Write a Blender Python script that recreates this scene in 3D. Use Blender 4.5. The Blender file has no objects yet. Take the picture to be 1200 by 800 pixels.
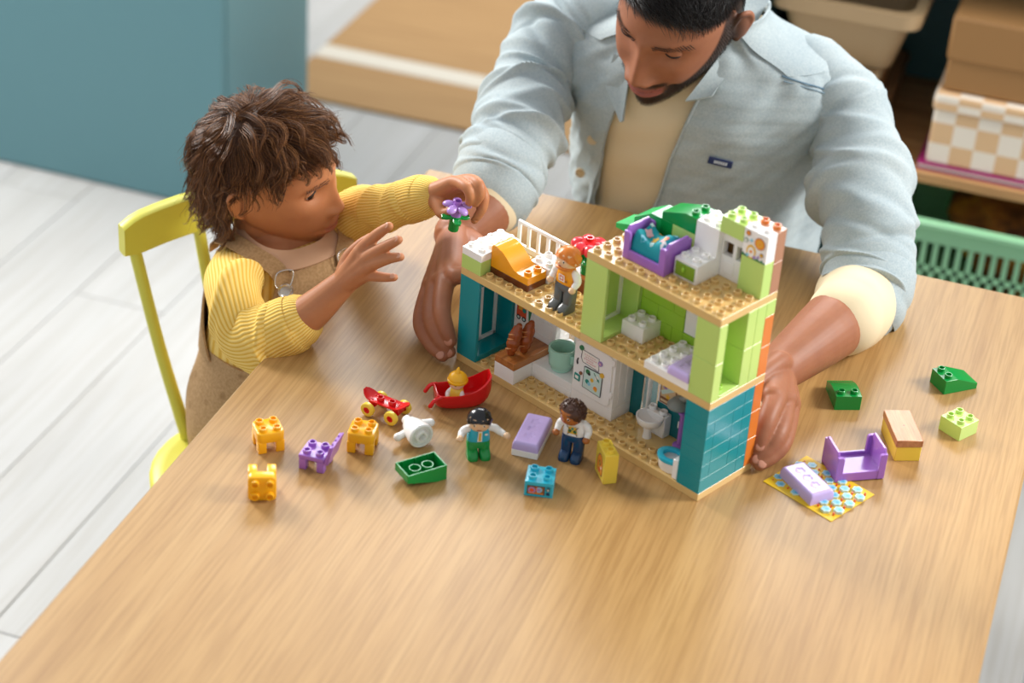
import bpy, bmesh, math, random
import numpy as np
from mathutils import Vector, Matrix

random.seed(7)
rng = np.random.default_rng(7)
S = bpy.context.scene
COL = S.collection
PI = math.pi

# ------------------------------------------------------------------ camera, light, exposure
cam_data = bpy.data.cameras.new('camera')
cam = bpy.data.objects.new('camera', cam_data)
COL.objects.link(cam)
_r = Vector((0.943143, 0.326567, 0.061935))
_d = Vector((0.222371, -0.481428, -0.847808))
_f = Vector((-0.247049, 0.813376, -0.526674))
cam.matrix_world = Matrix(((_r.x, -_d.x, -_f.x, 0.666548), (_r.y, -_d.y, -_f.y, -1.965614), (_r.z, -_d.z, -_f.z, 1.315948), (0, 0, 0, 1)))
cam_data.sensor_width = 36
cam_data.lens = 70.882
cam_data.clip_start = 0.05
cam_data.clip_end = 60
cam_data.dof.use_dof = True
cam_data.dof.focus_distance = 2.42
cam_data.dof.aperture_fstop = 3.0
S.camera = cam

world = bpy.data.worlds.new('world')
S.world = world
world.use_nodes = True
_bg = world.node_tree.nodes['Background']
_bg.inputs['Color'].default_value = (0.92, 0.96, 1.0, 1)
_bg.inputs['Strength'].default_value = 0.58

def area(name, loc, target, sx, sy, power, col):
    l = bpy.data.lights.new(name, 'AREA')
    l.shape = 'RECTANGLE'
    l.size = sx
    l.size_y = sy
    l.energy = power
    l.color = col
    o = bpy.data.objects.new(name, l)
    COL.objects.link(o)
    o.location = loc
    o.rotation_euler = (Vector(target) - Vector(loc)).to_track_quat('-Z', 'Y').to_euler()
    return o

area('window_light_left', (-2.5, 1.15, 1.55), (0.0, 0.0, 0.0), 0.9, 1.0, 112, (1.0, 0.98, 0.95))
area('window_light_right', (2.9, 0.9, 1.9), (0.3, 0.0, 0.0), 1.0, 1.1, 118, (1.0, 0.98, 0.95))
area('window_light_back', (-0.6, 3.3, 2.2), (0.1, 0.2, 0.0), 2.2, 1.0, 88, (0.95, 0.98, 1.0))

S.view_settings.view_transform = 'Standard'
S.view_settings.look = 'None'
S.view_settings.exposure = 0.15
S.view_settings.gamma = 1.0
S.view_settings.use_curve_mapping = False
S.render.film_transparent = False

# ------------------------------------------------------------------ materials
def lin(h):
    h = h.lstrip('#')
    out = []
    for i in (0, 2, 4):
        c = int(h[i:i + 2], 16) / 255
        out.append(c / 12.92 if c <= 0.04045 else ((c + 0.055) / 1.055) ** 2.4)
    return (*out, 1.0)

class NT:
    def __init__(self, m):
        self.t = m.node_tree
        self.b = self.t.nodes['Principled BSDF']
    def n(self, typ, **kw):
        nd = self.t.nodes.new(typ)
        for k, v in kw.items():
            if k.startswith('i_'):
                key = k[2:]
                nd.inputs[int(key) if key.isdigit() else key].default_value = v
            else:
                setattr(nd, k, v)
        return nd
    def l(self, a, b):
        self.t.links.new(a, b)
    def coord(self, kind='Object', scale=(1, 1, 1), rot=(0, 0, 0), loc=(0, 0, 0)):
        tc = self.n('ShaderNodeTexCoord')
        mp = self.n('ShaderNodeMapping')
        mp.inputs['Scale'].default_value = scale
        mp.inputs['Rotation'].default_value = rot
        mp.inputs['Location'].default_value = loc
        self.l(tc.outputs[kind], mp.inputs[0])
        return mp.outputs[0]
    def ramp(self, fac, stops):
        r = self.n('ShaderNodeValToRGB')
        e = r.color_ramp.elements
        e[0].position, e[0].color = stops[0]
        e[1].position, e[1].color = stops[-1]
        for p, c in stops[1:-1]:
            x = e.new(p)
            x.color = c
        self.l(fac, r.inputs[0])
        return r.outputs[0]
    def noise(self, vec, scale, detail=3, rough=0.5):
        nd = self.n('ShaderNodeTexNoise')
        nd.inputs['Scale'].default_value = scale
        nd.inputs['Detail'].default_value = detail
        nd.inputs['Roughness'].default_value = rough
        if vec is not None:
            self.l(vec, nd.inputs['Vector'])
        return nd.outputs['Fac']
    def mix(self, fac, a, b, mode='MIX'):
        nd = self.n('ShaderNodeMix', data_type='RGBA', blend_type=mode)
        for s, v in ((nd.inputs['Factor'], fac), (nd.inputs[6], a), (nd.inputs[7], b)):
            if hasattr(v, 'links'):
                self.l(v, s)
            else:
                s.default_value = v
        return nd.outputs[2]
    def bump(self, h, strength=0.3, dist=0.001):
        nd = self.n('ShaderNodeBump')
        nd.inputs['Strength'].default_value = strength
        nd.inputs['Distance'].default_value = dist
        self.l(h, nd.inputs['Height'])
        self.l(nd.outputs[0], self.b.inputs['Normal'])

MATS = {}
def pm(name, hexc, rough=0.22, spec=0.5, metal=0.0, sub=0.0):
    if name in MATS:
        return MATS[name]
    m = bpy.data.materials.new(name)
    m.use_nodes = True
    b = m.node_tree.nodes['Principled BSDF']
    b.inputs['Base Color'].default_value = lin(hexc)
    b.inputs['Roughness'].default_value = rough
    b.inputs['Specular IOR Level'].default_value = spec
    b.inputs['Metallic'].default_value = metal
    if sub:
        b.inputs['Subsurface Weight'].default_value = sub
        b.inputs['Subsurface Scale'].default_value = 0.01
    MATS[name] = m
    return m

TAN = pm('tan_plastic', '#DDB978')
LIME = pm('lime_plastic', '#BFDC78')
GLIME = pm('bright_lime_plastic', '#9CCB3C')
TEAL = pm('teal_plastic', '#0A8C94')
DTEAL = pm('deep_teal_plastic', '#0B6E74')
WHITE = pm('white_plastic', '#F8F5F1')
ORANGE = pm('orange_plastic', '#F6A21C')
WALLOR = pm('burnt_orange_plastic', '#DB7A2E')
DBROWN = pm('dark_brown_plastic', '#6E3A1C')
NOUGAT = pm('nougat_plastic', '#B27E5E')
BROWN = pm('brown_plastic', '#8C4C26')
PURPLE = pm('purple_plastic', '#A56FC6')
LAV = pm('lavender_plastic', '#C6B0E4')
GREEN = pm('green_plastic', '#0E8F3E')
BGREEN = pm('bright_green_plastic', '#1FB45A')
YEL = pm('yellow_plastic', '#F6D64E')
SUNY = pm('sun_yellow_plastic', '#F9B51C')
AZURE = pm('azure_plastic', '#2FB6CF')
RED = pm('red_plastic', '#D9171B')
CORAL = pm('coral_red_plastic', '#E5343F')
BLACK = pm('black_plastic', '#17161A', 0.18)
GREY = pm('dark_grey_plastic', '#5B5C5A')
NAVY = pm('navy_plastic', '#123A5E')
MINT = pm('mint_plastic', '#A8D8C4')
SKINT = pm('toy_tan_plastic', '#F0C79E')
SKIND = pm('toy_brown_plastic', '#B0672F')
HAIRB = pm('toy_brown_hair', '#4A2B1C', 0.4)
HAIRO = pm('toy_ginger_hair', '#D9791F', 0.3)
INK = pm('ink_dark', '#2B2B33', 0.5)
P_RED = pm('print_red', '#E0562E', 0.4)
P_TEAL = pm('print_teal', '#1E8F82', 0.4)
P_GREEN = pm('print_green', '#2E7C50', 0.4)
P_YEL = pm('print_yellow', '#E9B738', 0.4)
P_PUR = pm('print_purple', '#A488C4', 0.4)
P_PINK = pm('print_pink', '#E2A9AC', 0.4)
P_BLUE = pm('print_blue', '#8CCBE0', 0.4)
P_PALE = pm('print_pale', '#CFE5DD', 0.4)
P_WHITE = pm('print_white', '#F7F2EA', 0.4)
P_BROWN = pm('print_brown', '#8A5A3A', 0.4)
P_ORANGE = pm('print_orange', '#F2932A', 0.4)
CHAIRY = pm('chair_yellow_green_paint', '#D6CF4A', 0.42)
METAL = pm('brushed_metal', '#D5D3CE', 0.3, 0.5, 0.9)

def clear_mat():
    m = pm('clear_white_plastic', '#F4F7F8', 0.1)
    b = m.node_tree.nodes['Principled BSDF']
    b.inputs['Transmission Weight'].default_value = 0.75
    b.inputs['IOR'].default_value = 1.2
    return m
CLEAR = clear_mat()

def wood_mat(name, c1, c2, c3, axis=1, rough=0.42, per_board=0.0, grain=1.0, pore=0.75):
    m = pm(name, c1, rough)
    t = NT(m)
    oi = t.n('ShaderNodeObjectInfo')
    sc = [34, 34, 34]
    sc[axis] = 1.1
    tc = t.n('ShaderNodeTexCoord')
    ad = t.n('ShaderNodeVectorMath', operation='MULTIPLY_ADD')
    ad.inputs[1].default_value = (1, 1, 1)
    rnd = t.n('ShaderNodeVectorMath', operation='SCALE')
    rnd.inputs[0].default_value = (3.1, 7.3, 1.7)
    t.l(oi.outputs['Random'], rnd.inputs['Scale'])
    t.l(tc.outputs['Object'], ad.inputs[0])
    t.l(rnd.outputs[0], ad.inputs[2])
    mp = t.n('ShaderNodeMapping')
    mp.inputs['Scale'].default_value = [s * grain for s in sc]
    t.l(ad.outputs[0], mp.inputs[0])
    big = t.noise(mp.outputs[0], 1.0, 4, 0.55)
    sc2 = [300, 300, 300]
    sc2[axis] = 9
    mp2 = t.n('ShaderNodeMapping')
    mp2.inputs['Scale'].default_value = [s * grain for s in sc2]
    t.l(ad.outputs[0], mp2.inputs[0])
    fine = t.noise(mp2.outputs[0], 1.0, 3, 0.6)
    col = t.ramp(big, [(0.28, lin(c2)), (0.5, lin(c1)), (0.74, lin(c3))])
    pores = t.ramp(fine, [(0.38, (0.72, 0.66, 0.58, 1)), (0.56, (1, 1, 1, 1))])
    col = t.mix(pore, col, pores, 'MULTIPLY')
    if per_board:
        v = t.ramp(oi.outputs['Random'], [(0.0, (1 - per_board,) * 3 + (1,)), (1.0, (1, 1, 1, 1))])
        col = t.mix(1.0, col, v, 'MULTIPLY')
    t.l(col, t.b.inputs['Base Color'])
    t.bump(fine, 0.12, 0.0004)
    return m
OAK = wood_mat('oak_veneer', '#B18A55', '#A77F4B', '#BA945F', 1, 0.4, 0.10, 1.0, 0.6)
PALEFLOOR = wood_mat('pale_floor_wood', '#AEADAB', '#A8A7A5', '#B5B4B3', 1, 0.5, 0.05, 0.35, 0.3)
TOYWOOD = wood_mat('printed_wood_plastic', '#BE7E50', '#A96A3E', '#CB8D5E', 0, 0.3, 0, 6.0)
TOYWOODY = wood_mat('printed_wood_plastic_counter', '#B8733A', '#9C5C2A', '#C88444', 1, 0.3, 0, 6.0)

# ------------------------------------------------------------------ mesh helpers
def smooth_mesh(me, ang=38):
    me.polygons.foreach_set('use_smooth', [True] * len(me.polygons))
    me.set_sharp_from_angle(angle=math.radians(ang))

def fin(bm, name, mats, ang=38, recalc=True):
    if recalc:
        bmesh.ops.recalc_face_normals(bm, faces=bm.faces)
    me = bpy.data.meshes.new(name)
    bm.to_mesh(me)
    bm.free()
    for m in (mats if isinstance(mats, (list, tuple)) else [mats]):
        me.materials.append(m)
    smooth_mesh(me, ang)
    return me

def put(name, me, parent=None, loc=None, rot=None, label=None, kind=None):
    o = bpy.data.objects.new(name, me)
    COL.objects.link(o)
    if parent:
        o.parent = parent
    if loc is not None:
        o.location = loc
    if rot is not None:
        o.rotation_euler = rot
    if label:
        o['label'] = label
    if kind:
        o['kind'] = kind
    return o

def thing(name, label, cat, loc=(0, 0, 0), rz=0.0, group=None, rot=None):
    o = bpy.data.objects.new(name, None)
    COL.objects.link(o)
    o.empty_display_size = 0.02
    o.location = loc
    o.rotation_euler = rot if rot is not None else (0, 0, rz)
    o['label'] = label
    o['category'] = cat
    if group:
        o['group'] = group
    return o

def box(bm, a, b, bev=0.0004, mi=0, seg=1):
    x0, y0, z0 = a
    x1, y1, z1 = b
    v = [bm.verts.new(p) for p in ((x0, y0, z0), (x1, y0, z0), (x1, y1, z0), (x0, y1, z0), (x0, y0, z1), (x1, y0, z1), (x1, y1, z1), (x0, y1, z1))]
    fs = [bm.faces.new([v[i] for i in q]) for q in ((3, 2, 1, 0), (4, 5, 6, 7), (0, 1, 5, 4), (1, 2, 6, 5), (2, 3, 7, 6), (3, 0, 4, 7))]
    for f in fs:
        f.material_index = mi
    if bev:
        es = set(e for f in fs for e in f.edges)
        r = bmesh.ops.bevel(bm, geom=list(es), offset=bev, segments=seg, affect='EDGES', profile=0.5)
        for f in r['faces']:
            f.material_index = mi

def lathe(bm, prof, seg=16, c=(0, 0, 0), mi=0, M=None, sx=1.0, sy=1.0):
    rows = []
    for r, z in prof:
        if r < 1e-7:
            p = Vector((c[0], c[1], c[2] + z))
            rows.append([bm.verts.new(M @ p if M else p)])
        else:
            row = []
            for k in range(seg):
                a = 2 * PI * k / seg
                p = Vector((c[0] + r * math.cos(a) * sx, c[1] + r * math.sin(a) * sy, c[2] + z))
                row.append(bm.verts.new(M @ p if M else p))
            rows.append(row)
    for A, B in zip(rows, rows[1:]):
        for k in range(seg):
            k2 = (k + 1) % seg
            if len(A) == 1 and len(B) == 1:
                continue
            if len(A) == 1:
                f = bm.faces.new((A[0], B[k], B[k2]))
            elif len(B) == 1:
                f = bm.faces.new((A[k], B[0], A[k2]))
            else:
                f = bm.faces.new((A[k], B[k], B[k2], A[k2]))
            f.material_index = mi
    return rows

STUD = [(0.0047, 0.0), (0.0047, 0.0040), (0.0043, 0.0044), (0.0034, 0.0044), (0.0033, 0.0040), (0.0033, 0.0010), (0, 0.0010)]
U = 0.016
def stud(bm, x, y, z, mi=0, seg=16, M=None):
    lathe(bm, STUD, seg, (x, y, z), mi, M)

def prism(bm, poly, y0, y1, mi=0, bev=0.0004, axis='y'):
    """extrude a closed 2-D outline (x, z) from y0 to y1"""
    def P(p, t):
        return (p[0], t, p[1]) if axis == 'y' else ((t, p[0], p[1]) if axis == 'x' else (p[0], p[1], t))
    A = [bm.verts.new(P(p, y0)) for p in poly]
    B = [bm.verts.new(P(p, y1)) for p in poly]
    n = len(poly)
    fs = [bm.faces.new(A[::-1]), bm.faces.new(B)]
    for i in range(n):
        fs.append(bm.faces.new((A[i], A[(i + 1) % n], B[(i + 1) % n], B[i])))
    for f in fs:
        f.material_index = mi
    if bev:
        es = list(set(fs[0].edges) | set(fs[1].edges))
        r = bmesh.ops.bevel(bm, geom=es, offset=bev, segments=1, affect='EDGES', profile=0.5)
        for f in r['faces']:
            f.material_index = mi

BR = {}
def brick_me(nx, ny, h, mat, studs=True, bev=0.00035):
    """toy brick nx by ny units and h metres high, origin at its lower corner; studs: True, False or a list of (i, j)"""
    key = (nx, ny, round(h, 5), mat.name, str(studs), bev)
    if key in BR:
        return BR[key]
    bm = bmesh.new()
    g = 0.00012
    box(bm, (g, g, 0), (nx * U - g, ny * U - g, h - g), bev)
    if studs:
        for i in range(int(nx)):
            for j in range(int(ny)):
                if studs is True or (i, j) in studs:
                    stud(bm, (i + .5) * U, (j + .5) * U, h - g)
    BR[key] = fin(bm, 'brick', mat, 32)
    return BR[key]

def cr(pts, n):
    """Catmull-Rom through rows of an array, n samples per span"""
    P = np.array(pts, float)
    if len(P) == 2:
        t = np.linspace(0, 1, n + 1)[:, None]
        return P[0] * (1 - t) + P[1] * t
    E = np.vstack([2 * P[0] - P[1], P, 2 * P[-1] - P[-2]])
    out = []
    for i in range(1, len(E) - 2):
        p0, p1, p2, p3 = E[i - 1:i + 3]
        for k in range(n):
            t = k / n
            out.append(0.5 * (2 * p1 + (p2 - p0) * t + (2 * p0 - 5 * p1 + 4 * p2 - p3) * t * t + (3 * p1 - p0 - 3 * p2 + p3) * t ** 3))
    out.append(P[-1])
    return np.array(out)

def tube_geo(pts, radii, seg=20, n=8, caps=True, fold=None, flat=None):
    """returns verts, faces, uv per vertex for a swept tube. radii scalar list; fold(phi, t, r) adds to the radius; flat=(axis, k) squashes"""
    C4 = cr(np.column_stack([np.array(pts, float), np.array(radii, float)]), n)
    C, R = C4[:, :3], np.maximum(C4[:, 3], 1e-5)
    m = len(C)
    T = np.gradient(C, axis=0)
    T /= np.linalg.norm(T, axis=1)[:, None] + 1e-12
    up = np.array([0, 0, 1.0]) if abs(T[0][2]) < 0.9 else np.array([0, 1.0, 0])
    N = np.cross(T[0], up)
    N /= np.linalg.norm(N)
    V, UV, F = [], [], []
    d = np.concatenate([[0], np.cumsum(np.linalg.norm(np.diff(C, axis=0), axis=1))])
    rings = []
    def ring(c, n_, b_, r, t, dlen):
        ph = np.arange(seg) * 2 * PI / seg
        rr = np.full(seg, r)
        if fold is not None:
            rr = rr + fold(ph, t, r)
        p = c + np.outer(np.cos(ph) * rr, n_) + np.outer(np.sin(ph) * rr, b_)
        if flat is not None:
            ax, k = flat
            q = p - c
            p = p - np.outer(q @ ax, ax) * (1 - k)
        i0 = len(V)
        V.extend(p)
        UV.extend([(k / seg, dlen) for k in range(seg)])
        rings.append(i0)
    for i in range(m):
        if i:
            N = N - T[i] * np.dot(N, T[i])
            N /= np.linalg.norm(N)
        B = np.cross(T[i], N)
        t = i / (m - 1)
        if i == 0 and caps:
            for a in (70, 40, 18):
                ring(C[0] - T[0] * R[0] * math.sin(math.radians(a)), N, B, R[0] * math.cos(math.radians(a)), 0, 0)
        ring(C[i], N, B, R[i], t, d[i])
        if i == m - 1 and caps:
            for a in (18, 40, 70):
                ring(C[i] + T[i] * R[i] * math.sin(math.radians(a)), N, B, R[i] * math.cos(math.radians(a)), 1, d[i])
    for a, b in zip(rings, rings[1:]):
        for k in range(seg):
            k2 = (k + 1) % seg
            F.append((a + k, a + k2, b + k2, b + k))
    if caps:
        F.append(tuple(rings[0] + k for k in range(seg))[::-1])
        F.append(tuple(rings[-1] + k for k in range(seg)))
    return np.array(V), F, np.array(UV)

def add_geo(bm, V, F, mi=0, uv=None):
    vs = [bm.verts.new(p) for p in V]
    lay = bm.loops.layers.uv.verify() if uv is not None else None
    for f in F:
        try:
            fc = bm.faces.new([vs[i] for i in f])
        except ValueError:
            continue
        fc.material_index = mi
        fc.smooth = True
        if lay is not None:
            for lp, i in zip(fc.loops, f):
                u, v = uv[i]
                lp[lay].uv = (u, v)
            us = [lp[lay].uv[0] for lp in fc.loops]
            if max(us) - min(us) > 0.5:
                for lp in fc.loops:
                    if lp[lay].uv[0] < 0.5:
                        lp[lay].uv[0] += 1.0
    return vs

def tube(bm, pts, radii, seg=16, n=6, mi=0, **kw):
    if not hasattr(radii, '__len__'):
        radii = [radii] * len(pts)
    V, F, uv = tube_geo(pts, radii, seg, n, **kw)
    return add_geo(bm, V, F, mi, uv)

def ball(bm, c, r, seg=20, rings=12, mi=0, M=None):
    """ellipsoid; r scalar or 3 radii"""
    rr = (r, r, r) if not hasattr(r, '__len__') else r
    prof = [(math.sin(PI * k / rings), -math.cos(PI * k / rings)) for k in range(rings + 1)]
    prof[0] = (0, -1)
    prof[-1] = (0, 1)
    Mt = Matrix.Translation(c) @ (M.to_4x4() if M else Matrix()) @ Matrix.Diagonal((rr[0], rr[1], rr[2], 1))
    lathe(bm, prof, seg, (0, 0, 0), mi, Mt)

def strip(bm, A, B, th=0.0015, mi=0, n=5, up=None):
    """solid ribbon between two edge polylines; thickness goes along the ribbon's normal"""
    a, b = cr(A, n), cr(B, n)
    m = len(a)
    ta = np.gradient((a + b) / 2, axis=0)
    nn = np.cross(ta, b - a)
    nn /= np.linalg.norm(nn, axis=1)[:, None] + 1e-12
    V = np.vstack([a, (a * .5 + b * .5) + nn * th * .6, b, a + nn * th, (a + b) * .5 + nn * th * 1.7, b + nn * th])
    F = []
    for i in range(m - 1):
        for p, q in ((0, 1), (1, 2), (2, 5), (5, 4), (4, 3), (3, 0)):
            F.append((p * m + i, p * m + i + 1, q * m + i + 1, q * m + i))
    for i in (0, m - 1):
        F.append((i, m + i, 2 * m + i, 5 * m + i, 4 * m + i, 3 * m + i))
    return add_geo(bm, V, F, mi)

def remesh(bm, voxel, smooth=2, name='skin'):
    me = bpy.data.meshes.new(name + '_raw')
    bm.to_mesh(me)
    bm.free()
    o = bpy.data.objects.new(name + '_raw', me)
    COL.objects.link(o)
    r = o.modifiers.new('r', 'REMESH')
    r.mode = 'VOXEL'
    r.voxel_size = voxel
    r.use_smooth_shade = True
    if smooth:
        s = o.modifiers.new('s', 'SMOOTH')
        s.factor = 0.5
        s.iterations = smooth
    dg = bpy.context.evaluated_depsgraph_get()
    dg.update()
    out = bpy.data.meshes.new_from_object(o.evaluated_get(dg))
    out.name = name
    bpy.data.objects.remove(o)
    bpy.data.meshes.remove(me)
    out.polygons.foreach_set('use_smooth', [True] * len(out.polygons))
    return out

def verts_np(me):
    a = np.empty(len(me.vertices) * 3, np.float32)
    me.vertices.foreach_get('co', a)
    return a.reshape(-1, 3).astype(float)

# flat prints: shapes raised a hair off a plane given by origin O and in-plane axes X, Y
class Print:
    def __init__(self, O, X, Y):
        self.O, self.X, self.Y = Vector(O), Vector(X), Vector(Y)
        self.N = self.X.cross(self.Y).normalized()
        self.bm = bmesh.new()
        self.mats = []
        self.k = 0
    def mi(self, m):
        if m not in self.mats:
            self.mats.append(m)
        return self.mats.index(m)
    def poly(self, pts, m):
        self.k += 1
        h = 0.00012 + 0.00003 * self.k
        top = [self.O + self.X * x + self.Y * y + self.N * h for x, y in pts]
        bot = [self.O + self.X * x + self.Y * y for x, y in pts]
        A = [self.bm.verts.new(p) for p in top]
        B = [self.bm.verts.new(p) for p in bot]
        fs = [self.bm.faces.new(A)]
        for i in range(len(A)):
            j = (i + 1) % len(A)
            fs.append(self.bm.faces.new((A[j], A[i], B[i], B[j])))
        for f in fs:
            f.material_index = self.mi(m)
    def disc(self, x, y, r, m, ry=None, n=14):
        ry = ry or r
        self.poly([(x + r * math.cos(2 * PI * k / n), y + ry * math.sin(2 * PI * k / n)) for k in range(n)], m)
    def rect(self, x0, y0, x1, y1, m):
        self.poly([(x0, y0), (x1, y0), (x1, y1), (x0, y1)], m)
    def line(self, pts, w, m):
        for (x0, y0), (x1, y1) in zip(pts, pts[1:]):
            dx, dy = x1 - x0, y1 - y0
            L = math.hypot(dx, dy) or 1
            px, py = -dy / L * w / 2, dx / L * w / 2
            self.poly([(x0 - px, y0 - py), (x1 - px, y1 - py), (x1 + px, y1 + py), (x0 + px, y0 + py)], m)
    def star(self, x, y, r, m, n=5, q=.5, a0=PI / 2):
        self.poly([(x + (r if k % 2 == 0 else r * q) * math.cos(a0 + PI * k / n), y + (r if k % 2 == 0 else r * q) * math.sin(a0 + PI * k / n)) for k in range(2 * n)], m)
    def done(self, name, parent, label=None):
        return put(name, fin(self.bm, name, self.mats, recalc=False), parent, label=label)

# ------------------------------------------------------------------ the setting
FZ = -0.74
floor = put('floor', None, kind='structure')
_ = None
def box_obj(name, a, b, mat, parent=None, bev=0.001, **kw):
    """box mesh whose origin sits at its own lower centre"""
    c = Vector(((a[0] + b[0]) / 2, (a[1] + b[1]) / 2, a[2]))
    bm = bmesh.new()
    box(bm, Vector(a) - c, Vector(b) - c, bev)
    return put(name, fin(bm, name, mat), parent, c, **kw)

bw = 0.19
for i in range(-13, 9):
    x0 = i * bw
    off = (i * 0.67) % 1.0
    y = -1.2 - off
    while y < 3.6:
        y1 = min(y + 1.6, 3.6)
        y0 = max(y, -1.2)
        if y1 - y0 > 0.05:
            box_obj('floor_board', (x0 + 0.0008, y0 + 0.0008, FZ - 0.02), (x0 + bw - 0.0008, y1 - 0.0008, FZ), PALEFLOOR, floor, 0.001)
        y += 1.6
WALLP = pm('warm_white_wall', '#E6E1D8', 0.8)
box_obj('wall_back', (-2.6, 3.6, FZ), (1.8, 3.7, 1.9), WALLP, kind='structure')
box_obj('baseboard_back', (-2.6, 3.585, FZ), (1.8, 3.6, FZ + 0.09), pm('white_trim', '#EFECE6', 0.5), kind='structure')

# teal painted cabinet behind on the left
CAB = pm('teal_cabinet_paint', '#5F8B93', 0.5)
cab = thing('cabinet', 'teal painted low cabinet standing on the pale floor behind the child', 'cabinet', (-1.6, 1.44, FZ))
def cbox(name, a, b, mat, parent, bev=0.002, **kw):
    """box given in the coordinates of its (unrotated) parent thing"""
    bm = bmesh.new()
    box(bm, a, b, bev)
    return put(name, fin(bm, name, mat), parent, **kw)
cbox('body', (-0.95, 0.02, 0), (0.56, 0.42, 1.15), CAB, cab)
cbox('side_panel', (0.56, 0.018, 0), (0.58, 0.42, 1.15), CAB, cab)
cbox('door', (-0.95, 0.0, 0.004), (-0.21, 0.018, 1.146), CAB, cab)
cbox('door', (-0.204, 0.0, 0.004), (0.577, 0.018, 1.146), CAB, cab)

# woven rug
RUG = pm('straw_rug', '#B98F5E', 0.85)
_t = NT(RUG)
_w = _t.noise(_t.coord('Object', (2, 60, 8)), 1.5, 3)
_t.l(_t.ramp(_w, [(0.3, lin('#937047')), (0.7, lin('#A58256'))]), _t.b.inputs['Base Color'])
rug = thing('rug', 'flat straw coloured rug with a white stripe on the floor', 'rug', (-0.2, 2.6, FZ))
cbox('field', (-0.98, -0.27, 0), (0.9, 0.6, 0.008), RUG, rug)
cbox('border_field', (-0.98, -0.57, 0), (0.9, -0.345, 0.008), RUG, rug)
cbox('white_stripe', (-0.98, -0.345, 0), (0.9, -0.27, 0.008), pm('rug_white', '#C6BEB0', 0.9), rug, label='white woven stripe')

# shelf unit behind on the right
DTL = pm('dark_teal_shelf_paint', '#3D676B', 0.55)
shelf = thing('shelf_unit', 'dark teal open shelf unit behind the man', 'shelf', (0.72, 1.2, FZ))
cbox('back_panel', (-0.62, 0.40, 0), (0.62, 0.42, 1.1), DTL, shelf)
cbox('side_panel', (-0.64, 0.02, 0), (-0.62, 0.42, 1.1), DTL, shelf)
cbox('side_panel', (0.62, 0.02, 0), (0.64, 0.42, 1.1), DTL, shelf)
SHB = wood_mat('shelf_board_wood', '#B98A58', '#A67848', '#C79A68', 0, 0.5)
cbox('shelf_board', (-0.62, 0.0, 0.512), (0.62, 0.40, 0.532), SHB, shelf, label='light wood shelf edge')
cbox('shelf_board', (-0.64, 0.0, 1.08), (0.64, 0.42, 1.10), DTL, shelf)  # top board out of view, added to shade the boxes below
cbox('shelf_board', (-0.62, 0.0, 0.26), (0.62, 0.40, 0.278), DTL, shelf)
cbox('shelf_board', (-0.62, 0.02, 0.02), (0.62, 0.40, 0.04), DTL, shelf)

# perforated green crate
CRG = pm('pastel_green_crate', '#8FC79A', 0.45)
cr_ = thing('crate', 'pastel green perforated plastic crate on the lower shelf behind the man', 'crate', (0.74, 1.17, FZ + 0.279))
bm = bmesh.new()
W2, D2, Hc = 0.36, 0.17, 0.172
box(bm, (-W2, -0.005, 0), (W2, 0.0, 0.045), 0.001)
box(bm, (-W2, -0.005, 0.142), (W2, 0.0, Hc), 0.001)
box(bm, (-W2, -0.005, 0.088), (W2, 0.0, 0.098), 0)
xs = -W2
k = 0
while xs < W2 - 0.004:
    wbar = 0.026 if k % 12 == 0 else 0.008
    box(bm, (xs, -0.005, 0.045), (min(xs + wbar, W2), 0.0, 0.142), 0)
    xs += wbar + 0.012
    k += 1
put('front_panel', fin(bm, 'front_panel', CRG), cr_)
cbox('rim', (-W2 - 0.006, -0.016, Hc), (W2 + 0.006, 0.004, Hc + 0.012), CRG, cr_, 0.003)
cbox('rim', (-W2 - 0.006, 2 * D2 - 0.004, Hc), (W2 + 0.006, 2 * D2 + 0.014, Hc + 0.012), CRG, cr_, 0.003)
for sx in (-1, 1):
    x = sx * W2
    cbox('side_panel', (x - 0.003, 0, 0), (x + 0.003, 2 * D2, Hc + 0.010), CRG, cr_)
cbox('back_panel', (-W2, 2 * D2 - 0.006, 0), (W2, 2 * D2, Hc), CRG, cr_)
cbox('bottom', (-W2, 0, 0), (W2, 2 * D2, 0.005), CRG, cr_)
CLOTHO = pm('rust_cloth', '#B4702A', 0.9)
_t = NT(CLOTHO)
_t.l(_t.ramp(_t.noise(_t.coord('Object', (1, 1, 1)), 14, 3), [(0.35, lin('#5B3315')), (0.5, lin('#A8661F')), (0.68, lin('#D4952B'))]), _t.b.inputs['Base Color'])
def cushion_pile(name, label, cat, loc, sx, sy, sz, mat, seed):
    bm = bmesh.new()
    bmesh.ops.create_icosphere(bm, subdivisions=4, radius=1)
    r = np.random.default_rng(seed)
    ph = r.uniform(0, 6, 6)
    for v in bm.verts:
        p = v.co.copy()
        q = Vector([math.copysign(abs(c) ** 0.6, c) for c in p])
        w = 1 + 0.06 * math.sin(6 * p.x + ph[0]) * math.sin(5 * p.y + ph[1]) + 0.05 * math.sin(11 * p.x + 7 * p.z + ph[2])
        v.co = Vector((q.x * sx * w, q.y * sy * w, sz + q.z * sz * w))
        v.co.z = max(v.co.z, 0.0)
    o = put(name, fin(bm, name, mat, 60), None, loc)
    o['label'], o['category'] = label, cat
    return o
cushion_pile('folded_blanket', 'rust and ochre blanket folded on the shelf above the green crate', 'blanket', (0.78, 1.39, FZ + 0.279), 0.30, 0.15, 0.085, CLOTHO, 3)

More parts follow.
